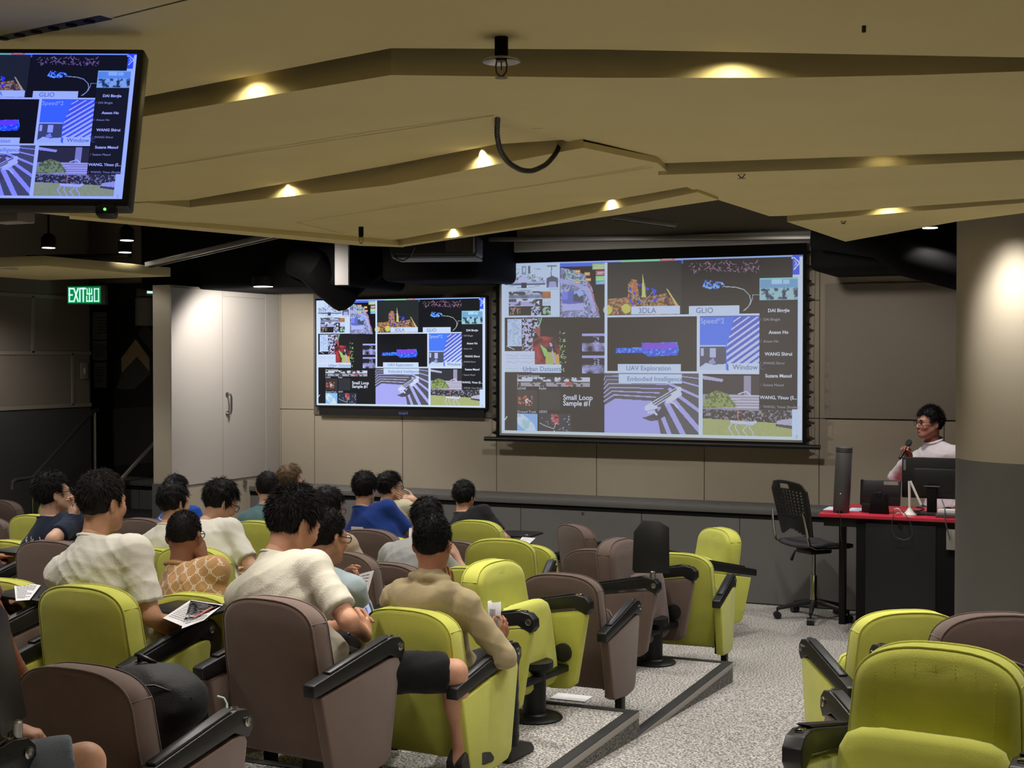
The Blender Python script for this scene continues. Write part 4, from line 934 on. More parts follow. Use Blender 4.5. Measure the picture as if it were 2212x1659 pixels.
# ============================================================ lecturer's desk and what stands on it
DY = 10.62; DT = .955
red = mat('desk_red', rgb(196, 44, 66), .35, spec=.5)
dx0 = aty(1768, 1110, DY).x; dxb = aty(1848, 1117, DY).x
desk = thing('lecturer_desk', (dx0, DY, 0), 'black lecturer desk with a bright red top by the column', 'desk')
W_ = 1.75
MB().box(0, W_, 0, .80, DT - .028, DT, .006).build('desk_top', red, desk)
bx = dxb - dx0
body = MB().box(bx, W_ - .05, .03, .74, .02, DT - .029, .004).build('cabinet_body', blk_matte, desk)
pa, pb_ = aty(1870, 1128, DY + .03), aty(2022, 1128, DY + .03)
dm = mat('desk_door', rgb(20, 20, 22), .5)
d1 = MB().box(pa.x - dx0, pb_.x - dx0, .022, .031, .06, pa.z - .005, .003).build('desk_door', dm, desk)
q = aty(1944, 1136, DY); MB().lathe([(.017, 0), (.017, .008), (.008, .01)], 16, (0, 0, 0), Matrix.Translation((q.x - dx0, .022, q.z)) @ Matrix.Rotation(R(90), 4, 'X')).build('door_lock', blk_metal, d1)
MB().box(.03, bx, .05, .12, DT - .10, DT - .028, .004).build('support_rail', blk_metal, desk)
MB().box(.04, .09, .62, .70, .0, DT - .028, .004).build('desk_leg', blk_metal, desk)
pw_ = aty(2056, 1165, DY - .005); sk = thing('power_socket', pw_, 'grey power socket on the side of the lecturer desk', 'socket')
MB().box(-.04, .05, 0, .035, -.08, .07, .006).build('socket_body', mat('socket_grey', rgb(150, 146, 138), .5), sk)
def on_desk(px, py, Y): p = aty(px, py, Y); return Vector((p.x, Y, DT))
# tower speaker
b0 = on_desk(1817, 1103, 10.74); sp_ = thing('tower_speaker', b0, 'tall dark grey cylinder standing on the red desk top', 'speaker', rot=(R(0), R(2.5), 0))
MB().lathe([(.058, 0), (.062, .006), (.062, .50), (.058, .506), (.045, .506)], 28).build('speaker_body', mat('speaker_grey', rgb(72, 70, 72), .5), sp_)
for k in range(3): MB().lathe([(.0628, .465 + k * .012), (.0628, .470 + k * .012)], 28).build('vent_ring', blk_matte, sp_)
MB().box(-.02, .02, -.064, -.05, .0, .022, .004).build('cable_notch', blk_matte, sp_)
MB().lathe([(.005, 0), (.005, .004)], 10, (0, 0, 0), Matrix.Translation((.0, -.060, .15)) @ Matrix.Rotation(R(90), 4, 'X')).build('status_dot', white_pl, sp_)
# papers and tablet left
for (x0, x1, Y0, Y1, dz_, lab) in [(1778, 1812, 10.86, 11.1, .002, 'white sheet lying left of the tall grey cylinder'), (1828, 1882, 10.84, 11.08, .002, 'pale blue sheets lying right of the tall grey cylinder')]:
    pa_, pb2 = aty(x0, 1095, Y0), aty(x1, 1095, Y0)
    MB().box(pa_.x, pb2.x, Y0, Y1, DT, DT + .004).build('paper_sheet', mat('paper_blue', rgb(214, 226, 244), .7), None, label=lab, cat='paper')
# preview screen on a stand (left)
p = on_desk(1900, 1105, 10.80); ts = thing('preview_screen', p, 'small dark touch screen on a slanted stand, seen from behind', 'screen')
MB().prism([(-.075, 0), (.075, 0), (.052, .155), (-.05, .155)], 'y', -.05, .0, .004).build('stand', blk_matte, ts)
MB().box(-.15, .15, -.006, .022, .06, .255, .006, Matrix.Rotation(R(-10), 4, 'X')).build('screen_back', mat('screen_back', rgb(30, 22, 27), .4), ts)
MB().box(-.02, .02, -.055, .0, .135, .165, .004).build('bracket', blk_metal, ts)
MB().box(.04, .145, -.062, -.054, .225, .25).build('label_strip', mat('label_grey', rgb(150, 148, 138), .6), ts)
MB().box(-.135, -.06, .0, .09, .005, .07, .004).build('cable_box', blk, ts)
# visualiser (white folding arm)
p = on_desk(1965, 1110, 10.72); vz = thing('document_camera', p, 'white folding document camera with a slanting arm', 'document camera')
MB().lathe([(.05, 0), (.05, .012), (.03, .03), (.014, .055), (.012, .06)], 24).build('foot', white_pl, vz)
MB().tube([(0, 0, .05), (-.004, 0, .26)], .010, 12).build('lower_arm', white_pl, vz)
MB().tube([(.004, -.006, .262), (.085, -.02, .088)], .009, 12).build('upper_arm', white_pl, vz)
# monitor
p = on_desk(2015, 1108, 10.90); mo = thing('computer_monitor', p, 'black computer monitor in front of the presenter, seen from behind', 'monitor')
mz0 = aty(2000, 1076, 10.92).z - DT; mz1 = aty(2000, 988, 10.92).z - DT; ml = aty(1949, 1000, 10.92).x - p.x
MB().box(ml, ml + .56, .0, .03, mz0, mz1, .008).box(ml + .09, ml + .47, -.035, .0, mz0 + .02, mz1 - .08, .012).build('monitor_back', mat('monitor_black', rgb(19, 18, 19), .5), mo)
MB().box(ml + .012, ml + .03, -.0015, .0, mz1 - .10, mz1 - .02).build('sticker', mat('sticker', rgb(120, 112, 116), .6), mo)
MB().prism([(-.035, .02), (.035, .02), (.035, .22), (-.035, .22)], 'y', -.08, -.04, .004).build('stand_neck', blk_matte, mo)
MB().box(-.06, .06, -.086, -.076, .215, .223, .002).build('stand_clip', steel, mo)
MB().box(-.14, .14, -.12, .1, 0, .012, .005).build('stand_foot', blk, mo)
# keyboard / laptop edge, docking box
p = on_desk(2040, 1100, 10.70)
MB().box(p.x - .06, p.x + .22, 10.67, 10.78, DT, DT + .028, .004).build('dock_box', mat('dock_grey', rgb(92, 82, 86), .5), None, label='flat grey box on the red desk top beside the column', cat='box')
MB().box(p.x - .06, p.x + .22, 10.79, 10.87, DT, DT + .05, .004).build('white_box', white_pl, None, label='white box behind the monitor foot at the column', cat='box')
def cable(pts, r, m, lab, n=10):
    P = [Vector(p) for p in pts]; fine = []
    for i in range(len(P) - 1):
        p0, p1, p2, p3 = P[max(i - 1, 0)], P[i], P[i + 1], P[min(i + 2, len(P) - 1)]
        for k in range(n):
            t = k / n; fine.append(.5 * ((2 * p1) + (p2 - p0) * t + (2 * p0 - 5 * p1 + 4 * p2 - p3) * t * t + (3 * p1 - p0 - 3 * p2 + p3) * t ** 3))
    fine.append(P[-1]); return MB().tube(fine, r, 6).build('cable', m, None, smooth=True, label=lab, cat='cable')
cy = DY - .02
cable([aty(1930, 1104, cy + .1), aty(1930, 1112, cy), aty(1927, 1130, cy), aty(1928, 1150, cy), aty(1938, 1162, cy), aty(1955, 1166, cy), aty(1968, 1160, cy), aty(1971, 1145, cy), aty(1962, 1120, cy), aty(1948, 1102, cy + .08)], .0035, mat('cable_dark', rgb(58, 57, 58), .5), 'dark cable loop hanging in front of the desk door')
cable([aty(2035, 1080, cy + .1), aty(2041, 1100, cy), aty(2042, 1125, cy), aty(2048, 1150, cy), aty(2053, 1166, cy)], .005, mat('cable_grey', rgb(88, 92, 96), .5), 'grey cable running down from the desk to the socket')
cable([aty(1812, 1103, 10.66), aty(1814, 1112, cy), aty(1817, 1130, cy), aty(1816, 1150, cy), aty(1818, 1170, cy)], .0025, mat('cable_dark', rgb(1, 1, 1)), 'thin cable hanging from the tall grey cylinder')
wc = mat('cable_white', rgb(220, 216, 210), .5)
cable([Vector((on_desk(1932, 1100, 10.75).x, 10.75, DT + .04)), Vector((on_desk(1940, 1100, 10.7).x, 10.7, DT + .05)), Vector((on_desk(1946, 1100, 10.72).x, 10.72, DT + .02)), Vector((on_desk(1936, 1100, 10.74).x, 10.74, DT + .01)), Vector((on_desk(1950, 1100, 10.76).x, 10.76, DT + .012))], .006, wc, 'white coiled cable between the small screen and the white camera')
cb_ = [Vector((on_desk(1978 + 10 * math.cos(t * 1.3) + t * 1.5, 1100, 10.8).x, 10.8 + .05 * math.sin(t * 1.3), DT + .015 + .006 * t)) for t in range(9)]
cable(cb_, .005, blk, 'tangle of black cables beside the white document camera')

# ============================================================ swivel office chair
oc = Vector((-2.31, 11.4, 0)); sz_ = .64
ch = thing('office_chair', oc, 'black swivel office chair on castors with perforated back, beside the red desk', 'chair', rz=-R(40))
for k in range(5):
    a = 2 * math.pi * k / 5 + .5; c_, s__ = math.cos(a), math.sin(a)
    MB().tube([(c_ * .03, s__ * .03, .14), (c_ * .16, s__ * .16, .115), (c_ * .30, s__ * .30, .085)], [.024, .02, .015], 10).build('base_arm', blk, ch)
    cs = MB().tube([(c_ * .30 - s__ * .028, s__ * .30 + c_ * .028, .03), (c_ * .30 + s__ * .028, s__ * .30 - c_ * .028, .03)], .03, 16); cs.tube([(c_ * .30, s__ * .30, .03), (c_ * .30, s__ * .30, .09)], .008, 8); cs.build('castor', blk, ch)
MB().lathe([(.035, .09), (.035, .17), (.028, .18), (.028, .36)], 18).build('gas_lift_cover', chrome, ch)
MB().lathe([(.016, .35), (.016, sz_ - .09)], 14).build('gas_lift', steel, ch)
MB().box(-.10, .10, -.11, .11, sz_ - .10, sz_ - .055, .015).build('mechanism', blk, ch)
MB().tube([(-.1, .0, sz_ - .08), (-.22, -.02, sz_ - .11), (-.27, -.02, sz_ - .19)], [.007, .007, .014], 8).build('lever', blk, ch)
sm_ = MB(); ny_, nx_ = 9, 9; g_ = []
for j in range(ny_):
    for i in range(nx_):
        u, v = i / (nx_ - 1) * 2 - 1, j / (ny_ - 1) * 2 - 1; rr_ = 1 - .06 * (abs(u) ** 4 * abs(v) ** 4)
        g_.append((u * .225 * rr_, v * .225 * rr_ + .02, sz_ - .01 + .018 * u * u - .012 * max(0, v) ** 2 * 2))
sm_.add(g_, [(j * nx_ + i, j * nx_ + i + 1, (j + 1) * nx_ + i + 1, (j + 1) * nx_ + i) for j in range(ny_ - 1) for i in range(nx_ - 1)])
so2 = sm_.build('seat_pad', mat('chair_fabric', rgb(62, 62, 65), .9, bump=(300, .2)), ch, smooth=True); md = so2.modifiers.new('t', 'SOLIDIFY'); md.thickness = .03; md.offset = -1
for s in (-1, 1): MB().tube([(s * .2, .2, sz_ - .045), (s * .22, -.16, sz_ - .03), (s * .222, -.22, sz_ + .0), (s * .215, -.25, sz_ + .14), (s * .2, -.27, sz_ + .26)], .010, 10).build('frame_tube', chrome, ch)
# perforated shell: strips with real openings
sh_ = MB(); NX, NZ = 25, 34
def shell(u, v):
    hw_ = .205 + .03 * math.sin(v * math.pi * .5) - (.05 * max(0, v - .85) / .15 if v > .85 else 0)
    z = sz_ + .06 + v * .43 + .02 * (1 - u * u) * v; y = -.225 - .10 * v * v + .05 * u * u - .02 * math.sin(v * 3.1)
    return (u * hw_, y, z)
for j in range(NZ):
    for i in range(NX):
        u0, u1 = i / NX * 2 - 1, (i + 1) / NX * 2 - 1; v0, v1 = j / NZ, (j + 1) / NZ
        uc, vc = (u0 + u1) / 2, (v0 + v1) / 2
        if ((uc) / .30) ** 2 + ((vc - .90) / .055) ** 2 < 1: continue
        if vc < .12 and (abs(uc) < .8 * (1 - vc / .13)): continue
        if .30 < vc < .84 and abs(uc) < .80 and i % 2 == 1 and j % 2 == 1: continue
        sh_.quad(shell(u0, v0), shell(u1, v0), shell(u1, v1), shell(u0, v1))
me = sh_.mesh('back_shell'); bm = bmesh.new(); bm.from_mesh(me); bmesh.ops.remove_doubles(bm, verts=bm.verts[:], dist=1e-5); bm.to_mesh(me); bm.free(); me.shade_smooth()
bo = link('back_shell', me, blk, ch); md = bo.modifiers.new('t', 'SOLIDIFY'); md.thickness = .01

# ============================================================ people: smooth implicit bodies turned into meshes
def v3(a): return np.array(a, float)
class Field:
    def __init__(s, lo, hi, h):
        s.h = h; s.lo = v3(lo) - 3 * h; s.n = np.ceil((v3(hi) - s.lo) / h).astype(int) + 4
        s.F = np.full(s.n, .5, np.float32); s.ax = [s.lo[i] + h * np.arange(s.n[i]) for i in range(3)]
    def block(s, lo, hi, pad):
        a = np.clip(np.floor((v3(lo) - pad - s.lo) / s.h).astype(int), 0, s.n - 1); b = np.clip(np.ceil((v3(hi) + pad - s.lo) / s.h).astype(int) + 1, 1, s.n)
        sl = tuple(slice(a[i], max(b[i], a[i] + 1)) for i in range(3))
        X = s.ax[0][sl[0]][:, None, None]; Y = s.ax[1][sl[1]][None, :, None]; Z = s.ax[2][sl[2]][None, None, :]
        return sl, X, Y, Z
    def put(s, sl, d, k):
        A = s.F[sl]
        if k <= 0: s.F[sl] = np.minimum(A, d); return
        t = np.clip(.5 + .5 * (A - d) / k, 0, 1); s.F[sl] = A * (1 - t) + d * t - k * t * (1 - t)
    def cut(s, sl, d, k):                     # remove the inside of d
        A = s.F[sl]; d = -d
        t = np.clip(.5 - .5 * (A - d) / k, 0, 1); s.F[sl] = A * (1 - t) + d * t + k * t * (1 - t)
    def cone_d(s, a, b, ra, rb, X, Y, Z):
        a, b = v3(a), v3(b); d = b - a; L2 = max(d @ d, 1e-9)
        t = np.clip(((X - a[0]) * d[0] + (Y - a[1]) * d[1] + (Z - a[2]) * d[2]) / L2, 0, 1)
        return np.sqrt((X - a[0] - t * d[0]) ** 2 + (Y - a[1] - t * d[1]) ** 2 + (Z - a[2] - t * d[2]) ** 2) - (ra + (rb - ra) * t)
    def cone(s, a, b, ra, rb, k=.02, planes=()):
        r = max(ra, rb); lo = np.minimum(v3(a), v3(b)) - r; hi = np.maximum(v3(a), v3(b)) + r
        sl, X, Y, Z = s.block(lo, hi, k + 3 * s.h); d = s.cone_d(a, b, ra, rb, X, Y, Z)
        for (p, n) in planes: d = np.maximum(d, (X - p[0]) * n[0] + (Y - p[1]) * n[1] + (Z - p[2]) * n[2])
        s.put(sl, d, k)
    def ell_d(s, c, r, Rm, X, Y, Z):
        c, r = v3(c), v3(r); x, y, z = X - c[0], Y - c[1], Z - c[2]
        if Rm is not None:
            q = [Rm[0][i] * x + Rm[1][i] * y + Rm[2][i] * z for i in range(3)]
        else: q = [x, y, z]
        k0 = np.sqrt((q[0] / r[0]) ** 2 + (q[1] / r[1]) ** 2 + (q[2] / r[2]) ** 2) + 1e-9
        k1 = np.sqrt((q[0] / r[0] ** 2) ** 2 + (q[1] / r[1] ** 2) ** 2 + (q[2] / r[2] ** 2) ** 2) + 1e-9
        return k0 * (k0 - 1) / k1
    def ell(s, c, r, Rm=None, k=.02, cut=False):
        m = max(r); sl, X, Y, Z = s.block(v3(c) - m, v3(c) + m, k + 3 * s.h); d = s.ell_d(c, r, Rm, X, Y, Z)
        (s.cut if cut else s.put)(sl, d, k)
    def plane(s, p, n):                       # keep the side the normal points away from
        X, Y, Z = s.ax[0][:, None, None], s.ax[1][None, :, None], s.ax[2][None, None, :]
        s.F = np.maximum(s.F, ((X - p[0]) * n[0] + (Y - p[1]) * n[1] + (Z - p[2]) * n[2]).astype(np.float32))
    def wrinkle(s, amp, seed, scale=1.0):
        r = np.random.default_rng(seed); X, Y, Z = s.ax[0][:, None, None], s.ax[1][None, :, None], s.ax[2][None, None, :]
        f = 0
        for i in range(5):
            kx, ky, kz = r.uniform(-38, 38), r.uniform(-22, 22), r.uniform(-46, 46); ph = r.uniform(0, 6.3); kx *= scale; kz *= scale
            w_ = np.sin(kx * X + ky * Y + kz * Z + ph + 1.6 * np.sin(11 * X + 7 * Z + ph))
            f = f + (1 - np.abs(w_)) ** 2.5 * r.uniform(.5, 1)
        s.F = s.F - (amp * (f - .9)).astype(np.float32)
    def mesh(s):
        F = s.F; nx, ny, nz = F.shape
        F[0] = F[-1] = .5; F[:, 0] = F[:, -1] = .5; F[:, :, 0] = F[:, :, -1] = .5
        ins = F < 0
        c8 = [ins[i:nx - 1 + i, j:ny - 1 + j, k:nz - 1 + k] for i in (0, 1) for j in (0, 1) for k in (0, 1)]
        cnt = sum(c.astype(np.int8) for c in c8); act = (cnt > 0) & (cnt < 8); idx = np.argwhere(act); m = len(idx)
        if m == 0: return np.zeros((0, 3)), np.zeros((0, 4), int)
        ID = np.full(act.shape, -1); ID[act] = np.arange(m)
        i, j, k = idx.T; P = np.zeros((m, 3)); N = np.zeros(m)
        cv = {(a, b, c): F[i + a, j + b, k + c] for a in (0, 1) for b in (0, 1) for c in (0, 1)}
        for a in cv:
            for ax in range(3):
                if a[ax] == 0:
                    b = list(a); b[ax] = 1; b = tuple(b); va, vb = cv[a], cv[b]; cr = (va < 0) != (vb < 0)
                    t = np.where(cr, va / np.where(cr, va - vb, 1), 0); p = np.tile(v3(a), (m, 1)); p[:, ax] = t; P[cr] += p[cr]; N += cr
        V_ = s.lo + (idx + P / N[:, None]) * s.h; Q = []
        for ax in range(3):
            sh = [slice(1, -1)] * 3; sh[ax] = slice(0, None)
            o = [(0, 0, 0)] * 4
            u, v = [q for q in range(3) if q != ax]
            lim = [slice(1, F.shape[q] - 1) for q in range(3)]; lim[ax] = slice(0, F.shape[ax] - 1)
            A = ins[tuple(lim)]; l2 = list(lim); l2[ax] = slice(1, F.shape[ax]); B = ins[tuple(l2)]
            e = np.argwhere(A != B)
            if len(e) == 0: continue
            base = e.copy(); base[:, u] += 1; base[:, v] += 1
            inside = A[tuple(e.T)]
            def cid(du, dv): q = base.copy(); q[:, u] -= du; q[:, v] -= dv; return ID[tuple(q.T)]
            q4 = np.stack([cid(0, 0), cid(1, 0), cid(1, 1), cid(0, 1)], 1)
            fl = inside if ax != 1 else ~inside
            q4[~fl] = q4[~fl][:, ::-1]; Q.append(q4)
        return V_, np.concatenate(Q)
def np_mesh(name, parts, smooth=True):
    V_, Q, o = [], [], 0
    for v, q in parts: V_.append(v); Q.append(q + o); o += len(v)
    V_ = np.concatenate(V_); Q = np.concatenate(Q)
    me = bpy.data.meshes.new(name); n = Q.shape[1]
    me.vertices.add(len(V_)); me.vertices.foreach_set('co', V_.astype('f').ravel()); me.loops.add(Q.size); me.loops.foreach_set('vertex_index', Q.astype('i').ravel())
    me.polygons.add(len(Q)); me.polygons.foreach_set('loop_start', (np.arange(len(Q)) * n).astype('i')); me.update(calc_edges=True)
    if smooth: me.shade_smooth()
    return me
def relax(v, q, it=2):
    for _ in range(it):
        acc = np.zeros_like(v); cn = np.zeros(len(v))
        for a in range(4):
            b = (a + 1) % 4; np.add.at(acc, q[:, a], v[q[:, b]]); np.add.at(acc, q[:, b], v[q[:, a]]); np.add.at(cn, q[:, a], 1); np.add.at(cn, q[:, b], 1)
        v = .5 * v + .5 * acc / np.maximum(cn, 1)[:, None]
    return v, q
def rotm(yaw=0, pitch=0, roll=0):            # yaw clockwise seen from above, pitch nods down, roll tips to the right
    return np.array((Matrix.Rotation(-R(yaw), 3, 'Z') @ Matrix.Rotation(-R(pitch), 3, 'X') @ Matrix.Rotation(R(roll), 3, 'Y')))
SKIN = {}
def skin(c):
    k = 'skin_%d_%d_%d' % c
    m = mat(k, rgb(*c), .52, spec=.35, noise=(30, .06), bump=(250, .08)); b = m.node_tree.nodes['Principled BSDF']
    b.inputs['Subsurface Weight'].default_value = .12; b.inputs['Subsurface Radius'].default_value = (.02, .008, .005); return m
def cloth(name, c, bump=(220, .25)): return mat('cloth_' + name, rgb(*c), .9, spec=.15, noise=(5, .05), bump=bump, sheen=.15)
def hairm(name, c): return mat('hair_' + name, rgb(*c), .62, spec=.22)

def head_field(h, c, Rh, neck_to, k_=1.0):
    """skin of head and neck; c centre, Rh rotation (columns = right, forward, up)"""
    c = v3(c); W = lambda p: c + Rh @ (v3(p) * k_)
    f = Field(np.minimum(c - .16, v3(neck_to) - .09), np.maximum(c + .16, v3(neck_to) + .09), h)
    E_ = lambda p, r, k=.02, cut=False, Rm=None: f.ell(W(p), v3(r) * k_, Rh if Rm is None else Rm, k, cut)
    C_ = lambda a, b, ra, rb, k=.02: f.cone(W(a), W(b), ra * k_, rb * k_, k)
    E_((0, -.012, .028), (.074, .094, .087)); E_((0, .028, -.032), (.063, .066, .084), .03); E_((0, .056, -.088), (.032, .03, .026), .03)
    for s in (-1, 1):
        C_((s * .053, .0, -.05), (s * .02, .058, -.093), .020, .018, .03); E_((s * .036, .066, -.028), (.026, .022, .024), .025)
    C_((-.034, .081, .02), (.034, .081, .02), .011, .011, .02); C_((0, .088, .012), (0, .107, -.03), .008, .0125, .014)
    for s in (-1, 1): E_((s * .011, .099, -.035), (.009, .010, .008), .008)
    for s in (-1, 1): E_((s * .031, .100, .000), (.017, .014, .010), .012, True); E_((s * .031, .083, -.002), (.0125, .0125, .011), .004)
    E_((0, .090, -.0625), (.022, .009, .0055), .008); E_((0, .089, -.0715), (.019, .009, .006), .008)
    for s in (-1, 1):
        Rm = Rh @ rotm(-s * 24, 0, 0)
        E_((s * .078, -.014, -.008), (.0085, .021, .033), .010, False, Rm); E_((s * .088, -.008, -.006), (.007, .011, .018), .006, True, Rm)
    nt = v3(neck_to)
    f.cone(W((0, -.022, -.04)), nt, .050 * k_, .058, .035)
    return f
HAIR_STY = {  # thickness, top, strand length, spread (normal part), nape z, side y, covers ears, count
    'short': dict(t=.011, top=.018, L=.020, up=.7, nape=-.066, side=.028, ear=False),
    'spiky': dict(t=.013, top=.022, L=.027, up=.85, nape=-.060, side=.030, ear=False),
    'buzz': dict(t=.003, top=.006, L=.011, up=1.0, nape=-.060, side=.026, ear=False),
    'fade': dict(t=.006, top=.018, L=.015, up=.95, nape=-.062, side=.028, ear=False),
    'mop': dict(t=.017, top=.022, L=.040, up=.30, nape=-.078, side=.030, ear=True),
    'long': dict(t=.018, top=.020, L=.05, up=.22, nape=-.085, side=.02, ear=False)}
def hair_parts(c, Rh, sty, n, seed, h=.007, k_=1.0, fr=.066):
    st = HAIR_STY[sty]; c = v3(c); r = np.random.default_rng(seed)
    f = Field(-v3((.13, .15, .12)), v3((.13, .15, .17)), h)      # in head space
    f.ell((0, -.013, .028 + st['top'] * .35), (.074 + st['t'], .094 + st['t'], .087 + st['top']), None, .02)
    X, Y, Z = f.ax[0][:, None, None], f.ax[1][None, :, None], f.ax[2][None, None, :]
    wob = .008 * np.sin(X * 70 + seed) + .006 * np.sin(Y * 90 + X * 40 + seed * 2)
    A = (fr + wob - .12 * np.abs(X)) - Z                              # above the forehead line
    B = np.maximum(Y - st['side'] - wob * .6 + np.maximum(0, -Z - .01) * .55, st['nape'] + wob * .8 - Z)   # behind the ears, above the nape
    keep = np.minimum(A + 0 * Y, B)
    f.F = np.maximum(f.F, keep.astype(np.float32))
    if not st['ear']:
        for s in (-1, 1): f.ell((s * .088, .004, -.016), (.03, .034, .036), None, .01, True)
    f.F -= (.0035 * np.sin(X * 85 + 2 * np.sin(Z * 50)) * np.sin(Z * 70 + Y * 60 + seed)).astype(np.float32) * (st['L'] / .03)
    v, q = f.mesh(); v, q = relax(v, q, 1)
    # strands
    fc = v[q]; cen = fc.mean(1); nr = np.cross(fc[:, 2] - fc[:, 0], fc[:, 3] - fc[:, 1]); ar = np.linalg.norm(nr, axis=1); nr /= ar[:, None] + 1e-12
    out = ((cen - v3((0, -.01, .02))) * nr).sum(1) > 0.02
    pr = ar * out; pr /= pr.sum(); pick = r.choice(len(cen), n, p=pr)
    w4 = r.random((n, 4)); w4 /= w4.sum(1)[:, None]; P = (fc[pick] * w4[:, :, None]).sum(1); Nn = nr[pick]
    crown = v3((.01, -.055, .13)); fl = P - crown; fl += r.normal(0, .025, fl.shape); fl -= (fl * Nn).sum(1)[:, None] * Nn; fl /= np.linalg.norm(fl, axis=1)[:, None] + 1e-9
    u = st['up'] * r.uniform(.5, 1.2, n)[:, None] * np.clip(.35 + (P[:, 2:3] + .05) * 6, .25, 1.0)
    d = Nn * u + fl * (1.05 - .55 * u) + r.normal(0, .13, fl.shape); d /= np.linalg.norm(d, axis=1)[:, None]
    L_ = st['L'] * r.uniform(.55, 1.15, n)[:, None] * np.clip(.45 + (P[:, 2:3] + .06) * 5, .35, 1.0)
    sd = np.cross(d, r.normal(size=d.shape)); sd /= np.linalg.norm(sd, axis=1)[:, None]; wd = r.uniform(.0008, .0017, n)[:, None]
    P0 = P - Nn * .002; mid = P0 + d * L_ * .55; tip = P0 + d * L_ + (fl * .3 + v3((0, 0, -.12))) * L_ * .4
    sv = np.stack([P0 - sd * wd, P0 + sd * wd, mid + sd * wd * .7, mid - sd * wd * .7, tip + sd * wd * .12, tip - sd * wd * .12], 1).reshape(-1, 3)
    b = np.arange(n)[:, None] * 6; sq = np.concatenate([b + np.array([[0, 1, 2, 3]]), b + np.array([[3, 2, 4, 5]])])
    allv = [v, sv]; allq = [q, sq]
    return [(c + (vv * k_) @ Rh.T, qq) for vv, qq in zip(allv, allq)]

def hand_field(wr, d, n, side, curl=.35, thumb=.5, h=.0045, fore=None, spread=1.0):
    """wr wrist, d finger direction, n palm normal, side +1 right hand / -1 left hand (thumb side = d x n * side)"""
    wr, d = v3(wr), v3(d) / np.linalg.norm(d); n = v3(n) - d * (v3(n) @ d); n /= np.linalg.norm(n); t = np.cross(d, n) * side
    f = Field(wr - .21, wr + .21, h)
    if fore is not None: f.cone(v3(wr) + (v3(fore) - v3(wr)) * .45, wr, .034, .026, .01)
    pc = wr + d * .05; Rm = np.stack([t, n, d], 1)
    f.ell(pc, (.041, .016, .052), Rm, .02); f.cone(wr, wr + d * .04, .026, .024, .02)
    for i, (o, L_) in enumerate([(.031, .068), (.011, .076), (-.010, .071), (-.029, .056)]):
        p = wr + d * (.088 - .006 * abs(i - 1.2)) + t * o * spread; a = 0; rad = .0088 - .0006 * i * (i > 1)
        for s_, (fr_, da) in enumerate([(.45, .55), (.32, .75), (.23, .55)]):
            a += da * curl * 1.75; dv = d * math.cos(a) + n * math.sin(a) + t * o * .6 * (1 - curl); dv /= np.linalg.norm(dv)
            q = p + dv * L_ * fr_ * 1.08; f.cone(p, q, rad, rad - .0007, .004); p = q; rad -= .0007
    p = wr + d * .022 + t * .028 + n * .004; a = .75 - .3 * thumb
    d1 = d * math.cos(a) + t * math.sin(a) + n * .35 * (1 + thumb); d1 /= np.linalg.norm(d1); q = p + d1 * .042; f.cone(p, q, .014, .0115, .012)
    d2 = d * .9 + t * (.25 - .5 * thumb) + n * (.3 + .5 * thumb); d2 /= np.linalg.norm(d2); m_ = q + d2 * .030; f.cone(q, m_, .0108, .0098, .004)
    d3 = d * .9 + n * (.3 + .5 * thumb) - t * .25 * thumb; d3 /= np.linalg.norm(d3); f.cone(m_, m_ + d3 * .024, .0098, .0085, .003)
    return f
def ik(S, W_, l1, l2, pole):
    S, W_ = v3(S), v3(W_); d = W_ - S; L_ = np.linalg.norm(d); L_ = min(L_, (l1 + l2) * .998); u = d / np.linalg.norm(d)
    W_ = S + u * L_; a = (l1 * l1 - l2 * l2 + L_ * L_) / (2 * L_); hh = math.sqrt(max(l1 * l1 - a * a, 0))
    p = v3(pole) - u * (v3(pole) @ u); p /= np.linalg.norm(p) + 1e-9
    return S + u * a + p * hh, W_
PEOPLE = {}
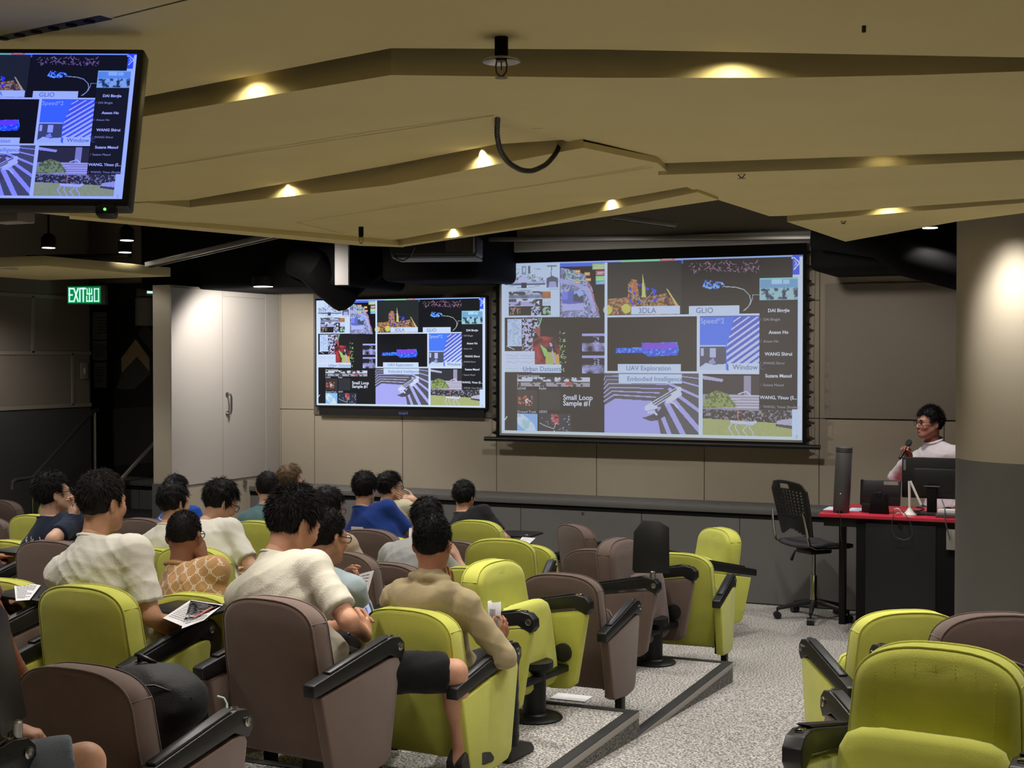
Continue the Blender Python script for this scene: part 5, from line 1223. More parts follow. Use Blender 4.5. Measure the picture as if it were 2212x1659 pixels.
def person(key, label, seatk=None, head=None, dy=.15, hyaw=0, hpitch=0, hroll=0, skc=(196, 152, 124), hair='short', hc=(22, 19, 19), hn=2500,
           shirt=('white', (226, 224, 214)), sleeve='short', pants=('dark', (34, 34, 38)), shorts=False, torso_yaw=0, bow=.03, wid=1.0, vox=.010,
           rh=None, lh=None, glasses=None, standing=None, wr_amp=.0035, collar=.0, hood=False, neckdir=None, seed=1, hk=1.0, legs=True, loc=None, knee=None, fr=.066):
    if standing: ox, oy, oz, yaw = standing
    else:
        ox, oy, oz, yaw = SEATS[seatk]
    # frame of the person: origin on the floor, y forward
    Rw = np.array(Matrix.Rotation(-R(yaw), 3, 'Z')); O = v3((ox, oy, oz))
    toL = lambda P: Rw.T @ (v3(P) - O)
    if isinstance(head, tuple): hp_ = aty(head[0], head[1], oy + dy); hc_ = toL((hp_.x, hp_.y, hp_.z - .128 * hk))
    else: hc_ = v3(head)
    Rh = Rw.T @ rotm(hyaw, hpitch, hroll)
    H = v3((0, .245, .50)) if not standing else v3((0, 0, .93))
    nd = Rh @ v3((0, -.035, -.115)) if neckdir is None else v3(neckdir)
    N = hc_ + nd + v3((0, -.012, -.045))                      # base of the neck
    tx = np.array(Matrix.Rotation(-R(torso_yaw), 3, 'Z')) @ v3((1, 0, 0))
    # spine
    up = N - H; Ls = np.linalg.norm(up); up_ = up / Ls; bk_ = np.cross(up_, tx); bk_ /= np.linalg.norm(bk_)   # points backwards? fixed below
    if bk_[1] > 0: bk_ = -bk_
    mid = (H + N) / 2 + bk_ * bow
    def spine(t): return (1 - t) ** 2 * H + 2 * t * (1 - t) * (2 * mid - (H + N) / 2) + t * t * N
    def frame(t):
        z = 2 * (1 - t) * ((2 * mid - (H + N) / 2) - H) + 2 * t * (N - (2 * mid - (H + N) / 2)); z /= np.linalg.norm(z); y = np.cross(z, tx); y /= np.linalg.norm(y); x = np.cross(y, z); return np.stack([x, y, z], 1)
    fN = frame(.88); shc = spine(.875) ; sw_ = .178 * wid
    S_ = {s: shc + fN @ v3((s * sw_, .005, -.040)) for s in (-1, 1)}
    torso = [(.02, (.162 * wid, .115, .10)), (.28, (.148 * wid, .105, .12)), (.55, (.160 * wid, .115, .13)), (.76, (.172 * wid, .108, .11))]
    # arms
    arms = {}
    for s, hd in ((1, rh), (-1, lh)):
        hd = hd or {}
        if 'px' in hd: p = aty(*hd['px']); W_ = toL(p)
        else: W_ = v3(hd.get('at', (s * .13, .50, .57) if not standing else (s * .24, .05, .88)))
        if s == -1 and 'at' in hd: pass
        pole = v3(hd.get('pole', (s * .75, -.35, -.75)))
        E_, W_ = ik(S_[s], W_, .285, .255, pole)
        fd = (W_ - E_) / np.linalg.norm(W_ - E_)
        d = v3(hd['d']) if 'd' in hd else fd + v3((0, .15, -.12)); nrm = v3(hd['n']) if 'n' in hd else v3((-s * .3, 0, -1))
        arms[s] = (E_, W_, d, nrm, hd)
    # ---- body surface
    bf = Field((-.62, -.42, -.01), (.62, 1.05, 1.5 if not standing else 1.75), vox * 1.15)
    for t, r_ in torso: bf.ell(spine(t), v3(r_) * .93, frame(t), .05)
    bf.cone(S_[-1], S_[1], .052, .052, .04); bf.cone(N + v3((0, 0, .02)), shc, .055, .07, .04)
    for s in (-1, 1):
        E_, W_, d, nrm, hd = arms[s]; bf.cone(S_[s], E_, .050 * wid, .039, .03); bf.cone(E_, W_, .040, .027, .02)
    hipw = .092
    kn, an = {}, {}
    for s in (-1, 1):
        hip = H + v3((s * hipw, .03, -.04))
        if standing: kn[s] = v3((s * .10, .03, .50)); an[s] = v3((s * .11, -.01, .09))
        else:
            kn[s] = v3((s * .15, .57, .50)) if not knee else v3(knee[s]); an[s] = v3((s * .15, .60, .09)) if not knee else v3((knee[s][0], knee[s][1] + .05, .09))
        bf.cone(hip, kn[s], .076, .052, .04); bf.cone(kn[s], an[s], .051, .036, .03); bf.ell(kn[s] + (an[s] - kn[s]) * .3 + v3((0, -.012, 0)), (.047, .05, .1), None, .03)
        bf.cone(an[s] + v3((0, -.02, -.05)), an[s] + v3((0, .15, -.06)), .036, .028, .03)
    bparts = [relax(*bf.mesh(), 2)]
    hf = head_field(.0058, hc_, Rh, N + v3((0, 0, -.02)), hk); bparts.append(relax(*hf.mesh(), 1))
    for s in (-1, 1):
        E_, W_, d, nrm, hd = arms[s]
        if hd.get('hide'): continue
        bparts.append(relax(*hand_field(W_, d, nrm, s, hd.get('curl', .35), hd.get('thumb', .5), .0048, E_, hd.get('spread', 1.0)).mesh(), 1))
    body = link('person', np_mesh('person_body', bparts), skin(skc)); tag(body, label, 'person')
    body.location = O; body.rotation_euler = (0, 0, -R(yaw))
    # ---- hair
    hp2 = hair_parts(hc_, Rh, hair, hn, seed, .0068, hk, fr)
    link('hair', np_mesh('hair', hp2), hairm('%d_%d_%d' % hc, hc), body)
    # ---- shirt
    infl = .013
    sf = Field((-.62, -.42, .30), (.62, .75, 1.5 if not standing else 1.75), vox)
    for t, r_ in torso: sf.ell(spine(t), v3(r_) + infl, frame(t), .05)
    sf.cone(S_[-1], S_[1], .056 * wid, .056 * wid, .05); sf.cone(N + v3((0, .0, .015)), shc, .058, .08, .045)
    for s in (-1, 1): sf.cone(N + v3((0, -.01, -.012)), S_[s], .052, .056 * wid, .04)
    for s in (-1, 1):
        E_, W_, d, nrm, hd = arms[s]; a = v3(S_[s])
        u = (E_ - a) / np.linalg.norm(E_ - a)
        if sleeve == 'short': sf.cone(a, a + u * .28, .058 * wid, .067, .035, [(a + u * .225, u)])
        elif sleeve == 'long':
            sf.cone(a, E_, .060 * wid, .054, .035); w2 = (W_ - E_) / np.linalg.norm(W_ - E_); sf.cone(E_, W_ + w2 * .03, .054, .042, .02, [(W_ - w2 * .015, w2)])
        elif sleeve == 'none': sf.ell(a + u * .05 + tx * s * .045, (.05, .075, .075), None, .012, True)
    if hood:
        fh = fN
        for k in range(9):
            a = math.pi * (k / 8) ; p = spine(.90) + fh @ v3((math.cos(a) * .115, -.055 - .055 * math.sin(a), .02 - .055 * math.sin(a)))
            if k: sf.cone(pp, p, .036 + .012 * math.sin(a), .036 + .012 * math.sin(a), .03)
            pp = p
        sf.ell(spine(.80) + fh @ v3((0, -.105, -.01)), (.125, .05, .10), fh, .03)
        for k in range(14):
            a = 2 * math.pi * k / 14; p = N + v3((math.cos(a) * .078, math.sin(a) * .072, .018 - .012 * math.sin(a)))
            if k: sf.cone(qq, p, .016, .016, .012)
            else: p0 = p
            qq = p
        sf.cone(qq, p0, .016, .016, .012)
    sf.wrinkle(wr_amp, seed, 1.0)
    nk = Rh @ v3((0, .35, 1)) * .4 + v3((0, .30, .8)); nk /= np.linalg.norm(nk)
    if not hood: 
        X, Y, Z = sf.ax[0][:, None, None], sf.ax[1][None, :, None], sf.ax[2][None, None, :]
        cutp = N + v3((0, 0, .022 + collar)); sphere = np.sqrt((X - N[0]) ** 2 + (Y - N[1]) ** 2 + (Z - N[2]) ** 2) - .11
        pl = (X - cutp[0]) * nk[0] + (Y - cutp[1]) * nk[1] + (Z - cutp[2]) * nk[2]
        sf.F = np.maximum(sf.F, np.minimum(pl, -sphere).astype(np.float32))
    sf.plane(H + v3((0, 0, -.06)), (0, 0, -1))
    v, q = relax(*sf.mesh(), 1)
    sh = link('shirt', np_mesh('shirt', [(v, q)]), cloth(*shirt), body)
    # collar rib round the neck
    if not hood:
        cm = MB(); ring = []
        ax1 = np.cross(nk, (0, 1, 0)); ax1 /= np.linalg.norm(ax1); ax2 = np.cross(nk, ax1)
        for k in range(25):
            a = 2 * math.pi * k / 24; ring.append(tuple(N + v3((0, 0, .010 + collar)) + (ax1 * math.cos(a) * .070 + ax2 * math.sin(a) * .068)))
        cm.tube(ring, .0065 + collar * .3, 8, cap=False); cm.build('collar', cloth(*shirt), sh, smooth=True)
    # ---- trousers
    if legs:
        tf = Field((-.45, -.2, .0), (.45, .95, .75 if not standing else 1.05), vox * 1.2)
        tf.ell(H + v3((0, 0, -.02)), (.178 * wid, .135, .11), None, .04)
        for s in (-1, 1):
            hip = H + v3((s * hipw, .03, -.04))
            if shorts: e = hip + (kn[s] - hip) * .93; u = (kn[s] - hip) / np.linalg.norm(kn[s] - hip); tf.cone(hip, e + u * .05, .094, .086, .04, [(e, u)])
            else: tf.cone(hip, kn[s], .092, .068, .04); tf.cone(kn[s], an[s], .067, .056, .03, [(an[s] + v3((0, 0, -.02)), (0, 0, -1))])
        tf.wrinkle(.003, seed + 40)
        link('shorts' if shorts else 'trousers', np_mesh('trousers', [relax(*tf.mesh(), 1)]), cloth(*pants), body)
        for s in (-1, 1):
            shf = MB(); a = an[s]; shf.prism([(-.05, .0), (-.055, .05), (-.02, .095), (.06, .085), (.17, .05), (.20, .02), (.19, .0)], 'x', a[0] - .045, a[0] + .045, .014, Matrix.Translation((0, a[1] - .0, 0)), seg=3); shf.build('shoe', mat('shoe_dark', rgb(48, 46, 46), .6), body)
    # ---- glasses
    if glasses:
        gm = MB(); W = lambda p: tuple(hc_ + Rh @ (v3(p) * hk))
        for s in (-1, 1):
            lens = [W((s * (.033 + .027 * math.cos(a)), .108 - .006 * abs(math.cos(a)), .0 + .020 * math.sin(a))) for a in [2 * math.pi * k / 16 for k in range(17)]]
            gm.tube(lens, .0022, 6, cap=False); gm.tube([W((s * .060, .103, .006)), W((s * .076, .05, .008)), W((s * .082, -.01, .012)), W((s * .083, -.035, -.006))], .0024, 6)
        gm.tube([W((-.008, .110, .004)), W((.008, .110, .004))], .002, 6)
        gm.build('glasses', mat('glasses_' + glasses, rgb(24, 22, 22) if glasses == 'black' else rgb(150, 140, 120), .35), body, smooth=True)
    PEOPLE[key] = dict(body=body, shirt=sh, hc=hc_, Rh=Rh, N=N, arms=arms, O=O, Rw=Rw, spine=spine)
    return body
def toW(key, p): q = PEOPLE[key]; return Vector(q['O'] + q['Rw'] @ v3(p))
def decal(key, polys, m, name, depth=.002, base=None, dirv=(0, 1, 0)):
    """flat print wrapped on the back of a shirt; polys are lists of (x, z) in the person's frame"""
    q = PEOPLE[key]; me = q['shirt'].data; bvh = BVHTree.FromPolygons([v.co for v in me.vertices], [p.vertices[:] for p in me.polygons])
    mb = MB(); D = Vector(dirv).normalized()
    for pl in polys:
        pts = []
        for x, z in pl:
            h_, n_, i_, d_ = bvh.ray_cast(Vector((x, 0, z)) - D * .8, D)
            if h_ is None: pts = None; break
            pts.append(h_ - D * depth)
        if pts: mb.poly(pts)
    o = mb.build(name, m, q['shirt'], smooth=False); o['kind'] = 'stuff'; return o

# ============================================================ the audience
BLK = (22, 19, 20)
person('navy', 'person in a navy T-shirt with a back print, hand at the chin', 't2d', (114, 1022), 0.25, 26, -8, 0, (214, 172, 148), 'spiky', BLK, 3500,
       ('navy', (34, 42, 62)), rh=dict(px=(158, 1118, 6.62), d=(0, .2, 1), n=(0, -.4, 0), curl=.6, pole=(.05, .7, -1)), glasses='black', wid=1.02, seed=3)
person('tall', 'tall person in a plain white T-shirt sitting upright in a big green seat', 't3b', (221, 1021), 0.23, 8, 2, 0, (196, 148, 118), 'short', (30, 24, 23), 6500,
       ('white', (228, 224, 212)), pants=('olive', (92, 88, 74)), rh=dict(at=(.21, .36, .52), pole=(.5, -.5, -1)), wid=1.16, vox=.008, seed=4, wr_amp=.0045, hk=1.04, bow=.04)
person('bluetop', 'person in a bright blue top far back, mostly hidden behind another head', 't0n', (382, 1028), 0.29, 8, 0, 0, (205, 160, 134), 'mop', BLK, 1500, ('brightblue', (40, 88, 190)), seed=5, vox=.012)
person('longhair', 'white-shirted person with parted dark hair in front of the patterned shirt', 't1k', (376, 1045), 0.25, 10, 6, -4, (205, 158, 132), 'mop', BLK, 2500, ('white', (228, 224, 212)), seed=6, vox=.011)
person('reader', 'person in a loose white T-shirt and glasses looking down to the right', 't2c', (476, 1040), 0.45, 26, 24, 0, (205, 160, 134), 'mop', BLK, 3000,
       ('white', (228, 224, 212)), glasses='black', bow=.05, seed=7, torso_yaw=12, wr_amp=.0045)
person('teal', 'person in a teal tank top with bare shoulders', 't0m', (578, 1021), 0.29, -16, 8, 0, (214, 168, 138), 'short', (28, 24, 24), 1800, ('teal', (104, 138, 142)), sleeve='none', seed=8, vox=.012)
person('fair', 'person with light brown hair in profile beside the teal tank top', 't0e', (628, 1006), 0.29, 36, 0, 0, (224, 178, 156), 'mop', (104, 84, 64), 1800, ('greytop', (120, 116, 112)), seed=9, vox=.012)
person('patterned', 'person with cropped hair in a tan shirt with a dotted white monogram pattern', 't2h', (399, 1100), 0.23, -14, 4, 0, (150, 104, 80), 'buzz', (26, 21, 21), 7000,
       ('tan', (196, 152, 104)), glasses='black', seed=10, vox=.008, collar=.012, rh=dict(px=(436, 1206, 5.5), d=(-.2, .1, 1), n=(-1, 0, 0), curl=.5))
person('phone', 'person in a cream T-shirt and black shorts bending over a phone', 't3a', (634, 1057), 0.34, 22, 22, 0, (206, 154, 126), 'spiky', (27, 23, 24), 8000,
       ('cream', (214, 208, 192)), pants=('black', (22, 22, 24)), shorts=True, rh=dict(px=(788, 1372, 5.02), d=(-.35, .55, .45), n=(-.7, -.5, .2), curl=.6, pole=(.9, -.5, -.5)),
       lh=dict(px=(738, 1345, 5.12), d=(.8, .2, .3), n=(0, -.3, -1), curl=.3), wid=1.14, vox=.008, seed=11, bow=.07, hk=1.15, torso_yaw=8, knee={1: (.43, .62, .43), -1: (-.12, .60, .5)})
person('lightblue', 'person in a light blue shirt and glasses reading a paper sheet', 't2g', (706, 1102), 0.29, 14, 8, 0, (190, 140, 112), 'fade', (24, 21, 22), 6000,
       ('lightblue', (172, 190, 198)), glasses='black', seed=12, vox=.0085, collar=.014, rh=dict(px=(752, 1290, 5.72), d=(.3, .3, .8), n=(-1, 0, 0), curl=.4), lh=dict(at=(-.05, .40, .80)))
person('beige', 'person in a beige top and glasses with a dark strap over the shoulder', 't1j', (708, 1056), 0.31, 16, 10, 0, (190, 142, 116), 'mop', BLK, 2200, ('beigetop', (186, 166, 140)), glasses='black', seed=13, vox=.011)
person('blue', 'person in a royal blue T-shirt', 't0l', (788, 1021), 0.27, -4, 4, 0, (206, 158, 130), 'mop', BLK, 2500, ('royal', (34, 62, 138)), seed=14, wid=1.08, vox=.011)
person('resting', 'person with tied-back dark hair and glasses resting the head on a raised hand', 't0d', (842, 1021), 0.29, 36, 0, 0, (220, 176, 150), 'long', BLK, 2200, ('cream2', (206, 198, 170)), glasses='black', seed=15, vox=.011,
       rh=dict(px=(893, 1080, 10.6), d=(-.95, -.1, .22), n=(-.1, -.6, .6), curl=.15, pole=(1, .1, -.7)))
person('grey', 'person in a light grey T-shirt leaning forward behind the hooded jacket', 't1i', (921, 1080), 0.43, -6, 22, 0, (206, 160, 134), 'mop', BLK, 3000, ('greytee', (172, 172, 172)), seed=16, bow=.06,
       rh=dict(px=(986, 1208, 7.7), d=(-.3, .3, .6), n=(-1, 0, 0)))
person('hooded', 'person with cropped hair and glasses in a hooded khaki jacket holding a paper', 't2f', (935, 1113), 0.19, -10, 2, 0, (168, 116, 88), 'fade', (18, 17, 18), 8000,
       ('khaki', (168, 152, 118)), sleeve='long', glasses='black', seed=17, vox=.008, hood=True, wr_amp=.0055, rh=dict(px=(1068, 1392, 5.72), d=(.35, .5, .75), n=(-.9, .3, .1), curl=.55, pole=(1, -.3, -.8)),
       lh=dict(px=(966, 1292, 5.75), d=(.0, .05, 1), n=(.0, -1, 0), curl=.2, pole=(-.8, .2, -.8)))
person('blacktee', 'person in a black T-shirt in the front row', 't0c', (1003, 1040), 0.29, 0, 0, 0, (214, 166, 140), 'mop', BLK, 2200, ('blacktee', (34, 34, 37)), seed=18, vox=.011)
# partly seen at the left edge
person('watch', 'person cut off at the left edge, wrist with a dark watch on the tablet', 't2e', (-90, 1040), 0.29, 20, 10, 0, (190, 134, 104), 'short', BLK, 300, ('plum', (80, 62, 60)), rh=dict(px=(6, 1222, 6.95), d=(1, .3, -.1), n=(0, 0, -1), curl=.5, pole=(.3, -.5, -1)), seed=19, vox=.011)
person('maroon', 'person at the left edge in a maroon sleeve, hand on a sheet', 't3c', (-110, 1010), 0.29, 20, 10, 0, (200, 146, 118), 'short', BLK, 300, ('maroon', (112, 66, 78)), sleeve='long', rh=dict(px=(2, 1300, 5.10), d=(.8, .6, -.1), n=(0, 0, -1), curl=.5, pole=(.6, -.5, -.6)), seed=20, vox=.009)
person('orange', 'person cut off at the left edge in an orange-brown shirt', 't3e', (-150, 1060), 0.29, 20, 10, 0, (140, 90, 68), 'short', BLK, 300, ('orange', (168, 92, 62)), rh=dict(px=(84, 1530, 3.92), d=(.1, 1, -.2), n=(0, 0, -1), hide=False, pole=(1, -.3, -.7)), seed=21, vox=.009, wid=1.05)
person('shorts', 'person in grey shorts cut off at the lower left corner', 't4a', (-420, 1160), 0.29, 20, 10, 0, (208, 158, 130), 'short', BLK, 300, ('dark', (60, 60, 64)), pants=('greyshorts', (116, 124, 136)), shorts=True,
       rh=dict(px=(24, 1588, 2.98), d=(.9, .5, -.1), n=(0, 0, -1), curl=.9), seed=22, vox=.008, knee={1: (.36, .56, .50), -1: (-.1, .60, .5)})
# presenter behind the desk
person('presenter', 'presenter in a white shirt and glasses speaking into a microphone behind the desk', None, (2008, 880), 0.0, -128, -2, 0, (158, 110, 92), 'spiky', (16, 15, 16), 4500,
       ('whiteshirt', (206, 198, 204)), sleeve='long', glasses='black', standing=(-1.30, 11.48, 0, -150), seed=23, vox=.009, collar=.014,
       rh=dict(px=(1962, 990, 11.28), d=(-.05, .35, .95), n=(-.2, 1, -.4), curl=.85, thumb=.8, pole=(.9, .1, -1)), lh=dict(at=(-.26, .2, .95)))

# features of the presenter's face, collar points, microphone
q = PEOPLE['presenter']; Wp = lambda p: tuple(q['hc'] + q['Rh'] @ v3(p))
for s in (-1, 1):
    MB().tube([Wp((s * .015, .100, .021)), Wp((s * .033, .099, .026)), Wp((s * .050, .088, .020))], [.003, .0042, .002], 6).build('eyebrow', hairm('brow', (20, 17, 17)), q['body'], smooth=True)
    MB().tube([Wp((s * .021, .0945, -.001)), Wp((s * .032, .0965, .0015)), Wp((s * .042, .0915, -.001))], [.002, .0042, .002], 8).build('eye', mat('eye_dark', rgb(24, 18, 16), .2), q['body'], smooth=True)
MB().tube([Wp((-.020, .094, -.068)), Wp((0, .0985, -.0665)), Wp((.020, .094, -.068))], [.002, .0045, .002], 8).build('lips', mat('lips', rgb(110, 62, 58), .5), q['body'], smooth=True)
wr_ = q['arms'][1][1]; up_d = v3(q['Rh'] @ v3((0, .09, -.075)) + q['hc']) - wr_
hd_ = q['arms'][1]; g0 = v3(wr_) + v3(hd_[2]) / np.linalg.norm(hd_[2]) * .085 + v3(hd_[3]) / np.linalg.norm(hd_[3]) * .03
mouth = q['hc'] + q['Rh'] @ v3((.0, .135, -.085)); md_ = mouth - g0; md_ /= np.linalg.norm(md_)
A_, B_2 = g0 - md_ * .11, g0 + md_ * .09
tm = lambda p: Vector(q['O'] + q['Rw'] @ v3(p))
mic = thing('microphone', tm(A_), 'black handheld microphone held to the presenter\'s mouth', 'microphone', rot=(tm(B_2) - tm(A_)).to_track_quat('Z', 'Y').to_euler())
MB().lathe([(.010, 0), (.012, .004), (.0135, .15), (.016, .165)], 16).build('handle', blk, mic, smooth=True)
MB().lathe([(.016, .165), (.025, .185), (.026, .205), (.021, .222), (.008, .23)], 18).build('grille', mat('mic_grille', rgb(70, 70, 74), .4, metal=.7, bump=(900, .6)), mic, smooth=True)

# ---- prints on shirts
pq = PEOPLE['patterned']; polys = []; dots_ = []
bx0 = v3(pq['spine'](.6))
V_, F_t = text_tris('B', .031, .0008)
for i in range(-5, 6):
    for j in range(-4, 12):
        cx = bx0[0] + i * .062 + (j % 2) * .031; cz = bx0[2] - .12 + j * .036
        flip = -1 if (i + j) % 2 else 1
        for f_ in F_t: polys.append([(cx + V_[a][0] * flip, cz + V_[a][1]) for a in (f_ if flip > 0 else f_[::-1])])
        for dx_, dz_ in ((.031, .036), (-.031, .036)):
            for k in range(4):
                t_ = .32 + k * .12; x, z = cx + dx_ * t_, cz + dz_ * t_; e = .0022; dots_.append([(x - e, z - e), (x + e, z - e), (x + e, z + e), (x - e, z + e)])
pm = mat('print_white', rgb(238, 220, 200), .8)
decal('patterned', polys + dots_, pm, 'monogram_print')
nq = PEOPLE['navy']; nb = v3(nq['spine'](.62)); r_ = random.Random(4); pol = []
for k in range(9):
    x0 = nb[0] - .17 + k * .042; pts = []
    a0 = r_.uniform(0, 6); 
    for j in range(9):
        t_ = j / 8; ang = a0 + t_ * r_.uniform(2.5, 5.5); rr_ = .016 * (1 - .3 * t_); pts.append((x0 + rr_ * math.cos(ang), nb[2] + .03 + .02 * t_ + rr_ * 1.3 * math.sin(ang)))
    for a_, b_ in zip(pts[:-1], pts[1:]):
        d_ = Vector((b_[0] - a_[0], b_[1] - a_[1])); n_ = Vector((-d_.y, d_.x)).normalized() * .0032 if d_.length > 1e-6 else Vector((0, .003))
        pol.append([(a_[0] - n_.x, a_[1] - n_.y), (b_[0] - n_.x, b_[1] - n_.y), (b_[0] + n_.x, b_[1] + n_.y), (a_[0] + n_.x, a_[1] + n_.y)])
decal('navy', pol, mat('print_bright', rgb(220, 220, 214), .8), 'back_print', .003)
bq = PEOPLE['bluetop']; bb = v3(bq['spine'](.80)); pol = []
for k, (x, z, w_) in enumerate([(-.2, .0, .05), (-.17, .035, .05), (-.13, -.02, .05), (-.1, .02, .06), (-.05, -.02, .05)]): pol.append([(bb[0] + x, bb[2] + z), (bb[0] + x + w_, bb[2] + z - .02), (bb[0] + x + w_, bb[2] + z + .0), (bb[0] + x, bb[2] + z + .02)])
decal('bluetop', pol, mat('print_bright', rgb(1, 1, 1)), 'back_print', .003)

# ============================================================ papers, phone, bag, small things
def sheet(name, corners, lab, lines=10, bend=0, cat='paper', rows=None, mt_=None):
    """paper from four world corners (bottom left, bottom right, top right, top left) with printed lines"""
    c = [Vector(p) for p in corners]; o = (c[0] + c[2]) / 2; t = thing(name, o, lab, cat); nx, ny = 8, 10
    nrm = (c[1] - c[0]).cross(c[3] - c[0]).normalized()
    if nrm.z < 0: nrm = -nrm
    def P(u, v, off=0): return c[0].lerp(c[1], u).lerp(c[3].lerp(c[2], u), v) - o + nrm * (bend * math.sin(math.pi * u) + off)
    g = [P(i / nx, j / ny) for j in range(ny + 1) for i in range(nx + 1)]
    m = MB().add(g, [(j * (nx + 1) + i, j * (nx + 1) + i + 1, (j + 1) * (nx + 1) + i + 1, (j + 1) * (nx + 1) + i) for j in range(ny) for i in range(nx)])
    m.build('sheet', mt_ or paper_m, t, smooth=True)
    pr = MB(); rr = random.Random(len(lab))
    for k in range(lines):
        v = .92 - k * .84 / lines; e = rr.choice([.9, .9, .88, .6])
        for a in range(6):
            u0, u1 = .1 + (e - .1) * a / 6, .1 + (e - .1) * (a + .86) / 6
            for off in (.0012, -.0012): pr.quad(P(u0, v, off), P(u1, v, off), P(u1, v - .022, off), P(u0, v - .022, off))
    po = pr.build('printed_lines', ink, t, smooth=False); po['kind'] = 'stuff'; return t
def fl(px, py, z): return atz(px, py, z)
zt = T(3) + .652
sheet('paper_sheet', [fl(392, 1358, zt), fl(440, 1340, zt), fl(482, 1306, zt), fl(412, 1296, zt)], 'printed sheet with a pencil on the tablet right of the white T-shirt', 12)
sheet('paper_sheet', [fl(352, 1335, zt), fl(393, 1352, zt), fl(480, 1308, zt), fl(410, 1297, zt)], 'second printed sheet under the pencil beside the white T-shirt', 12)
z2_ = zt + .006
MB().tube([fl(420, 1334, z2_), fl(458, 1312, z2_)], .0045, 8).build('pencil', mat('pencil_pink', rgb(205, 130, 124), .5), None, label='pink pencil lying on the printed sheet', cat='pencil')
zt = T(2) + .655
sheet('paper_sheet', [fl(34, 1298, T(3) + .655), fl(64, 1296, T(3) + .655), fl(88, 1264, T(3) + .655), fl(30, 1256, T(3) + .655)], 'printed sheet under the hand with the maroon sleeve', 12)
# reading sheet of the light blue shirt
sheet('paper_sheet', [aty(752, 1300, 5.86), aty(786, 1312, 5.84), aty(808, 1232, 5.90), aty(745, 1254, 5.92)], 'printed sheet raised by the person in the light blue shirt', 9, .01)
sheet('paper_sheet', [aty(1036, 1346, 5.80), aty(1060, 1368, 5.80), aty(1076, 1330, 5.86), aty(1046, 1326, 5.86)], 'lower sheet held by the hooded person', 8)
# rolled sheet
c0 = aty(1068, 1348, 5.82); rl = MB(); K = 16
for k in range(K):
    a0, a1 = -2.2 + 4.4 * k / K, -2.2 + 4.4 * (k + 1) / K
    f_ = lambda a, z: (c0.x + .030 * math.sin(a), c0.y - .032 * math.cos(a), z)
    rl.quad(f_(a0, c0.z - .04), f_(a1, c0.z - .04), f_(a1, c0.z + .105), f_(a0, c0.z + .105))
rp_ = rl.build('rolled_paper', paper_m, None, smooth=True, label='curled printed sheet standing in the hooded person\'s hand', cat='paper')
md = rp_.modifiers.new('t', 'SOLIDIFY'); md.thickness = .0008
rk = MB()
for k in range(9):
    a = -.3 + .9 * k / 9; rk.quad(*[(c0.x + .0315 * math.sin(b), c0.y - .0335 * math.cos(b), z) for b, z in ((a, c0.z - .02), (a + .05, c0.z - .02), (a + .05, c0.z + .075), (a, c0.z + .075))])
po = rk.build('printed_lines', ink, rp_, smooth=False); po['kind'] = 'stuff'
sheet('paper_sheet', [atz(1123, 1166, .66), atz(1140, 1178, .66), atz(1157, 1162, .66), atz(1128, 1160, .66)], 'white sheet on a tablet beyond the large green seat back', 5)
sheet('paper_sheet', [aty(883, 1162, 7.75), aty(888, 1172, 7.75), aty(890, 1142, 7.8), aty(884, 1140, 7.8)], 'narrow white sheet edge beside the grey shirt', 4)
# phone
ph0 = aty(776, 1338, 5.16); pho = thing('phone', ph0, 'black smartphone with a lit icon screen held over the lap', 'phone', rot=(R(-42), R(20), R(-50)))
MB().box(-.037, .037, -.0045, .0045, -.075, .075, .004).build('phone_case', blk, pho)
MB().box(-.033, .033, -.0052, -.0046, -.070, .070).build('phone_screen', mat('phone_screen', rgb(150, 165, 200), .2, emit=(rgb(150, 165, 205), .6)), pho)
for i in range(3):
    for j in range(5): MB().box(-.022 + i * .017, -.012 + i * .017, -.0058, -.0053, .045 - j * .022, .055 - j * .022, .001, seg=1).build('icon', mat('icon_blue', rgb(40, 70, 130), .3, emit=(rgb(50, 80, 150), .4)), pho)
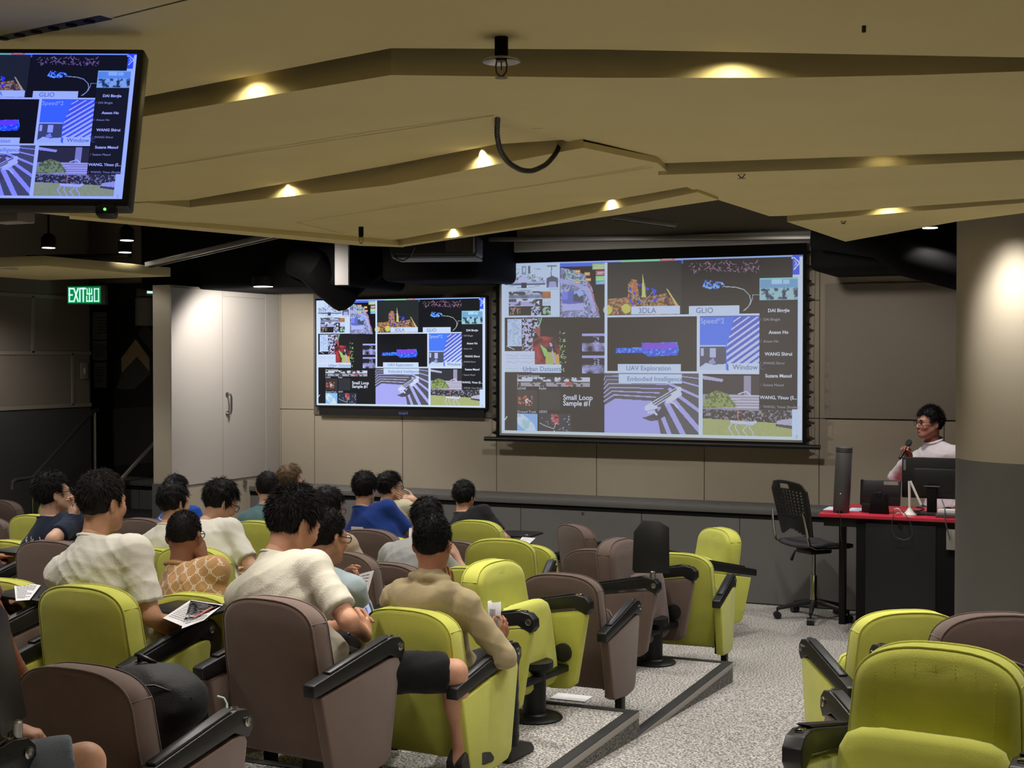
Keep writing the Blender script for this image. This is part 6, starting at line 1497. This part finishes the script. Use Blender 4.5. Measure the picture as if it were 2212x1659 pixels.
# backpack on the nearest brown seat
bq_ = thing('backpack', (-2.93, 3.64, T(3) + .46), 'black backpack lying on the nearest brown seat', 'backpack', rot=(R(0), R(0), R(-18)))
bf = Field((-.24, -.2, 0), (.26, .26, .36), .012); bf.ell((0, 0, .14), (.19, .14, .15), None, .02); bf.ell((.05, .05, .17), (.16, .15, .12), None, .05); bf.ell((.0, -.06, .08), (.18, .1, .09), None, .05); bf.wrinkle(.005, 5); bf.plane((0, 0, .002), (0, 0, -1))
link('bag_body', np_mesh('bag_body', [relax(*bf.mesh(), 2)]), mat('bag_black', rgb(26, 26, 29), .7, bump=(260, .3)), bq_)
MB().tube([(-.15, -.11, .16), (0, -.145, .235), (.16, -.05, .255), (.205, .06, .20)], .004, 6).build('zip', blk, bq_, smooth=True)
MB().tube([(-.04, .03, .285), (0, .0, .32), (.05, .03, .295)], .009, 8).build('grab_handle', blk, bq_, smooth=True)
# bag between the seats and its cable, watch, earphone, clip strap, tag
bag2 = thing('shoulder_bag', (-3.52, 4.55, T(3)), 'dark bag standing on the floor between the big green and brown seats', 'bag')
bf = Field((-.2, -.2, 0), (.2, .3, .5), .014); bf.ell((0, .05, .2), (.13, .18, .22), None, .02); bf.wrinkle(.006, 9); bf.plane((0, 0, .002), (0, 0, -1))
link('bag_body', np_mesh('bag_body2', [relax(*bf.mesh(), 2)]), mat('bag_navy', rgb(20, 23, 34), .7), bag2)
MB().tube([aty(470, 1504, 4.35), aty(484, 1508, 4.35), aty(490, 1520, 4.35), aty(490, 1550, 4.33)], [.004, .004, .004, .009], 8).build('charging_cable', mat('cable_mint', rgb(176, 196, 188), .5), None, label='pale charging cable hanging beside the big brown seat', cat='cable')
wq = PEOPLE['watch']['arms'][1]; wc_ = v3(wq[1]); wd_ = (v3(wq[1]) - v3(wq[0])); wd_ /= np.linalg.norm(wd_)
wt = MB(); M_ = Matrix.Translation(toW('watch', wc_ - wd_ * .012)) @ Vector(PEOPLE['watch']['Rw'] @ wd_).to_track_quat('Z', 'Y').to_matrix().to_4x4()
wt.lathe([(.030, -.011), (.032, 0), (.030, .011)], 20, (0, 0, 0), M_); wt.build('wrist_watch', blk, None, smooth=True, label='dark wrist watch at the left edge', cat='watch')
MB().tube([aty(28, 1216, 6.9), aty(38, 1212, 6.9)], .014, 10).build('earphone_case', white_pl, None, label='small white earphone case on the tablet at the left edge', cat='earphone case')
MB().box(-.045, .05, -.003, .003, -.01, .012).build('seat_tag', white_pl, None, label='white paper tag on top of the brown seat back below the blue shirt', cat='tag').location = aty(771, 1142, 8.5)
MB().box(-.11, .11, -.07, .07, 0, .004).build('floor_paper', paper_m, None, label='white slip of paper lying on the carpet under the empty brown seat', cat='paper').location = atz(1234, 1508, T(1)) + Vector((0, 0, .002))
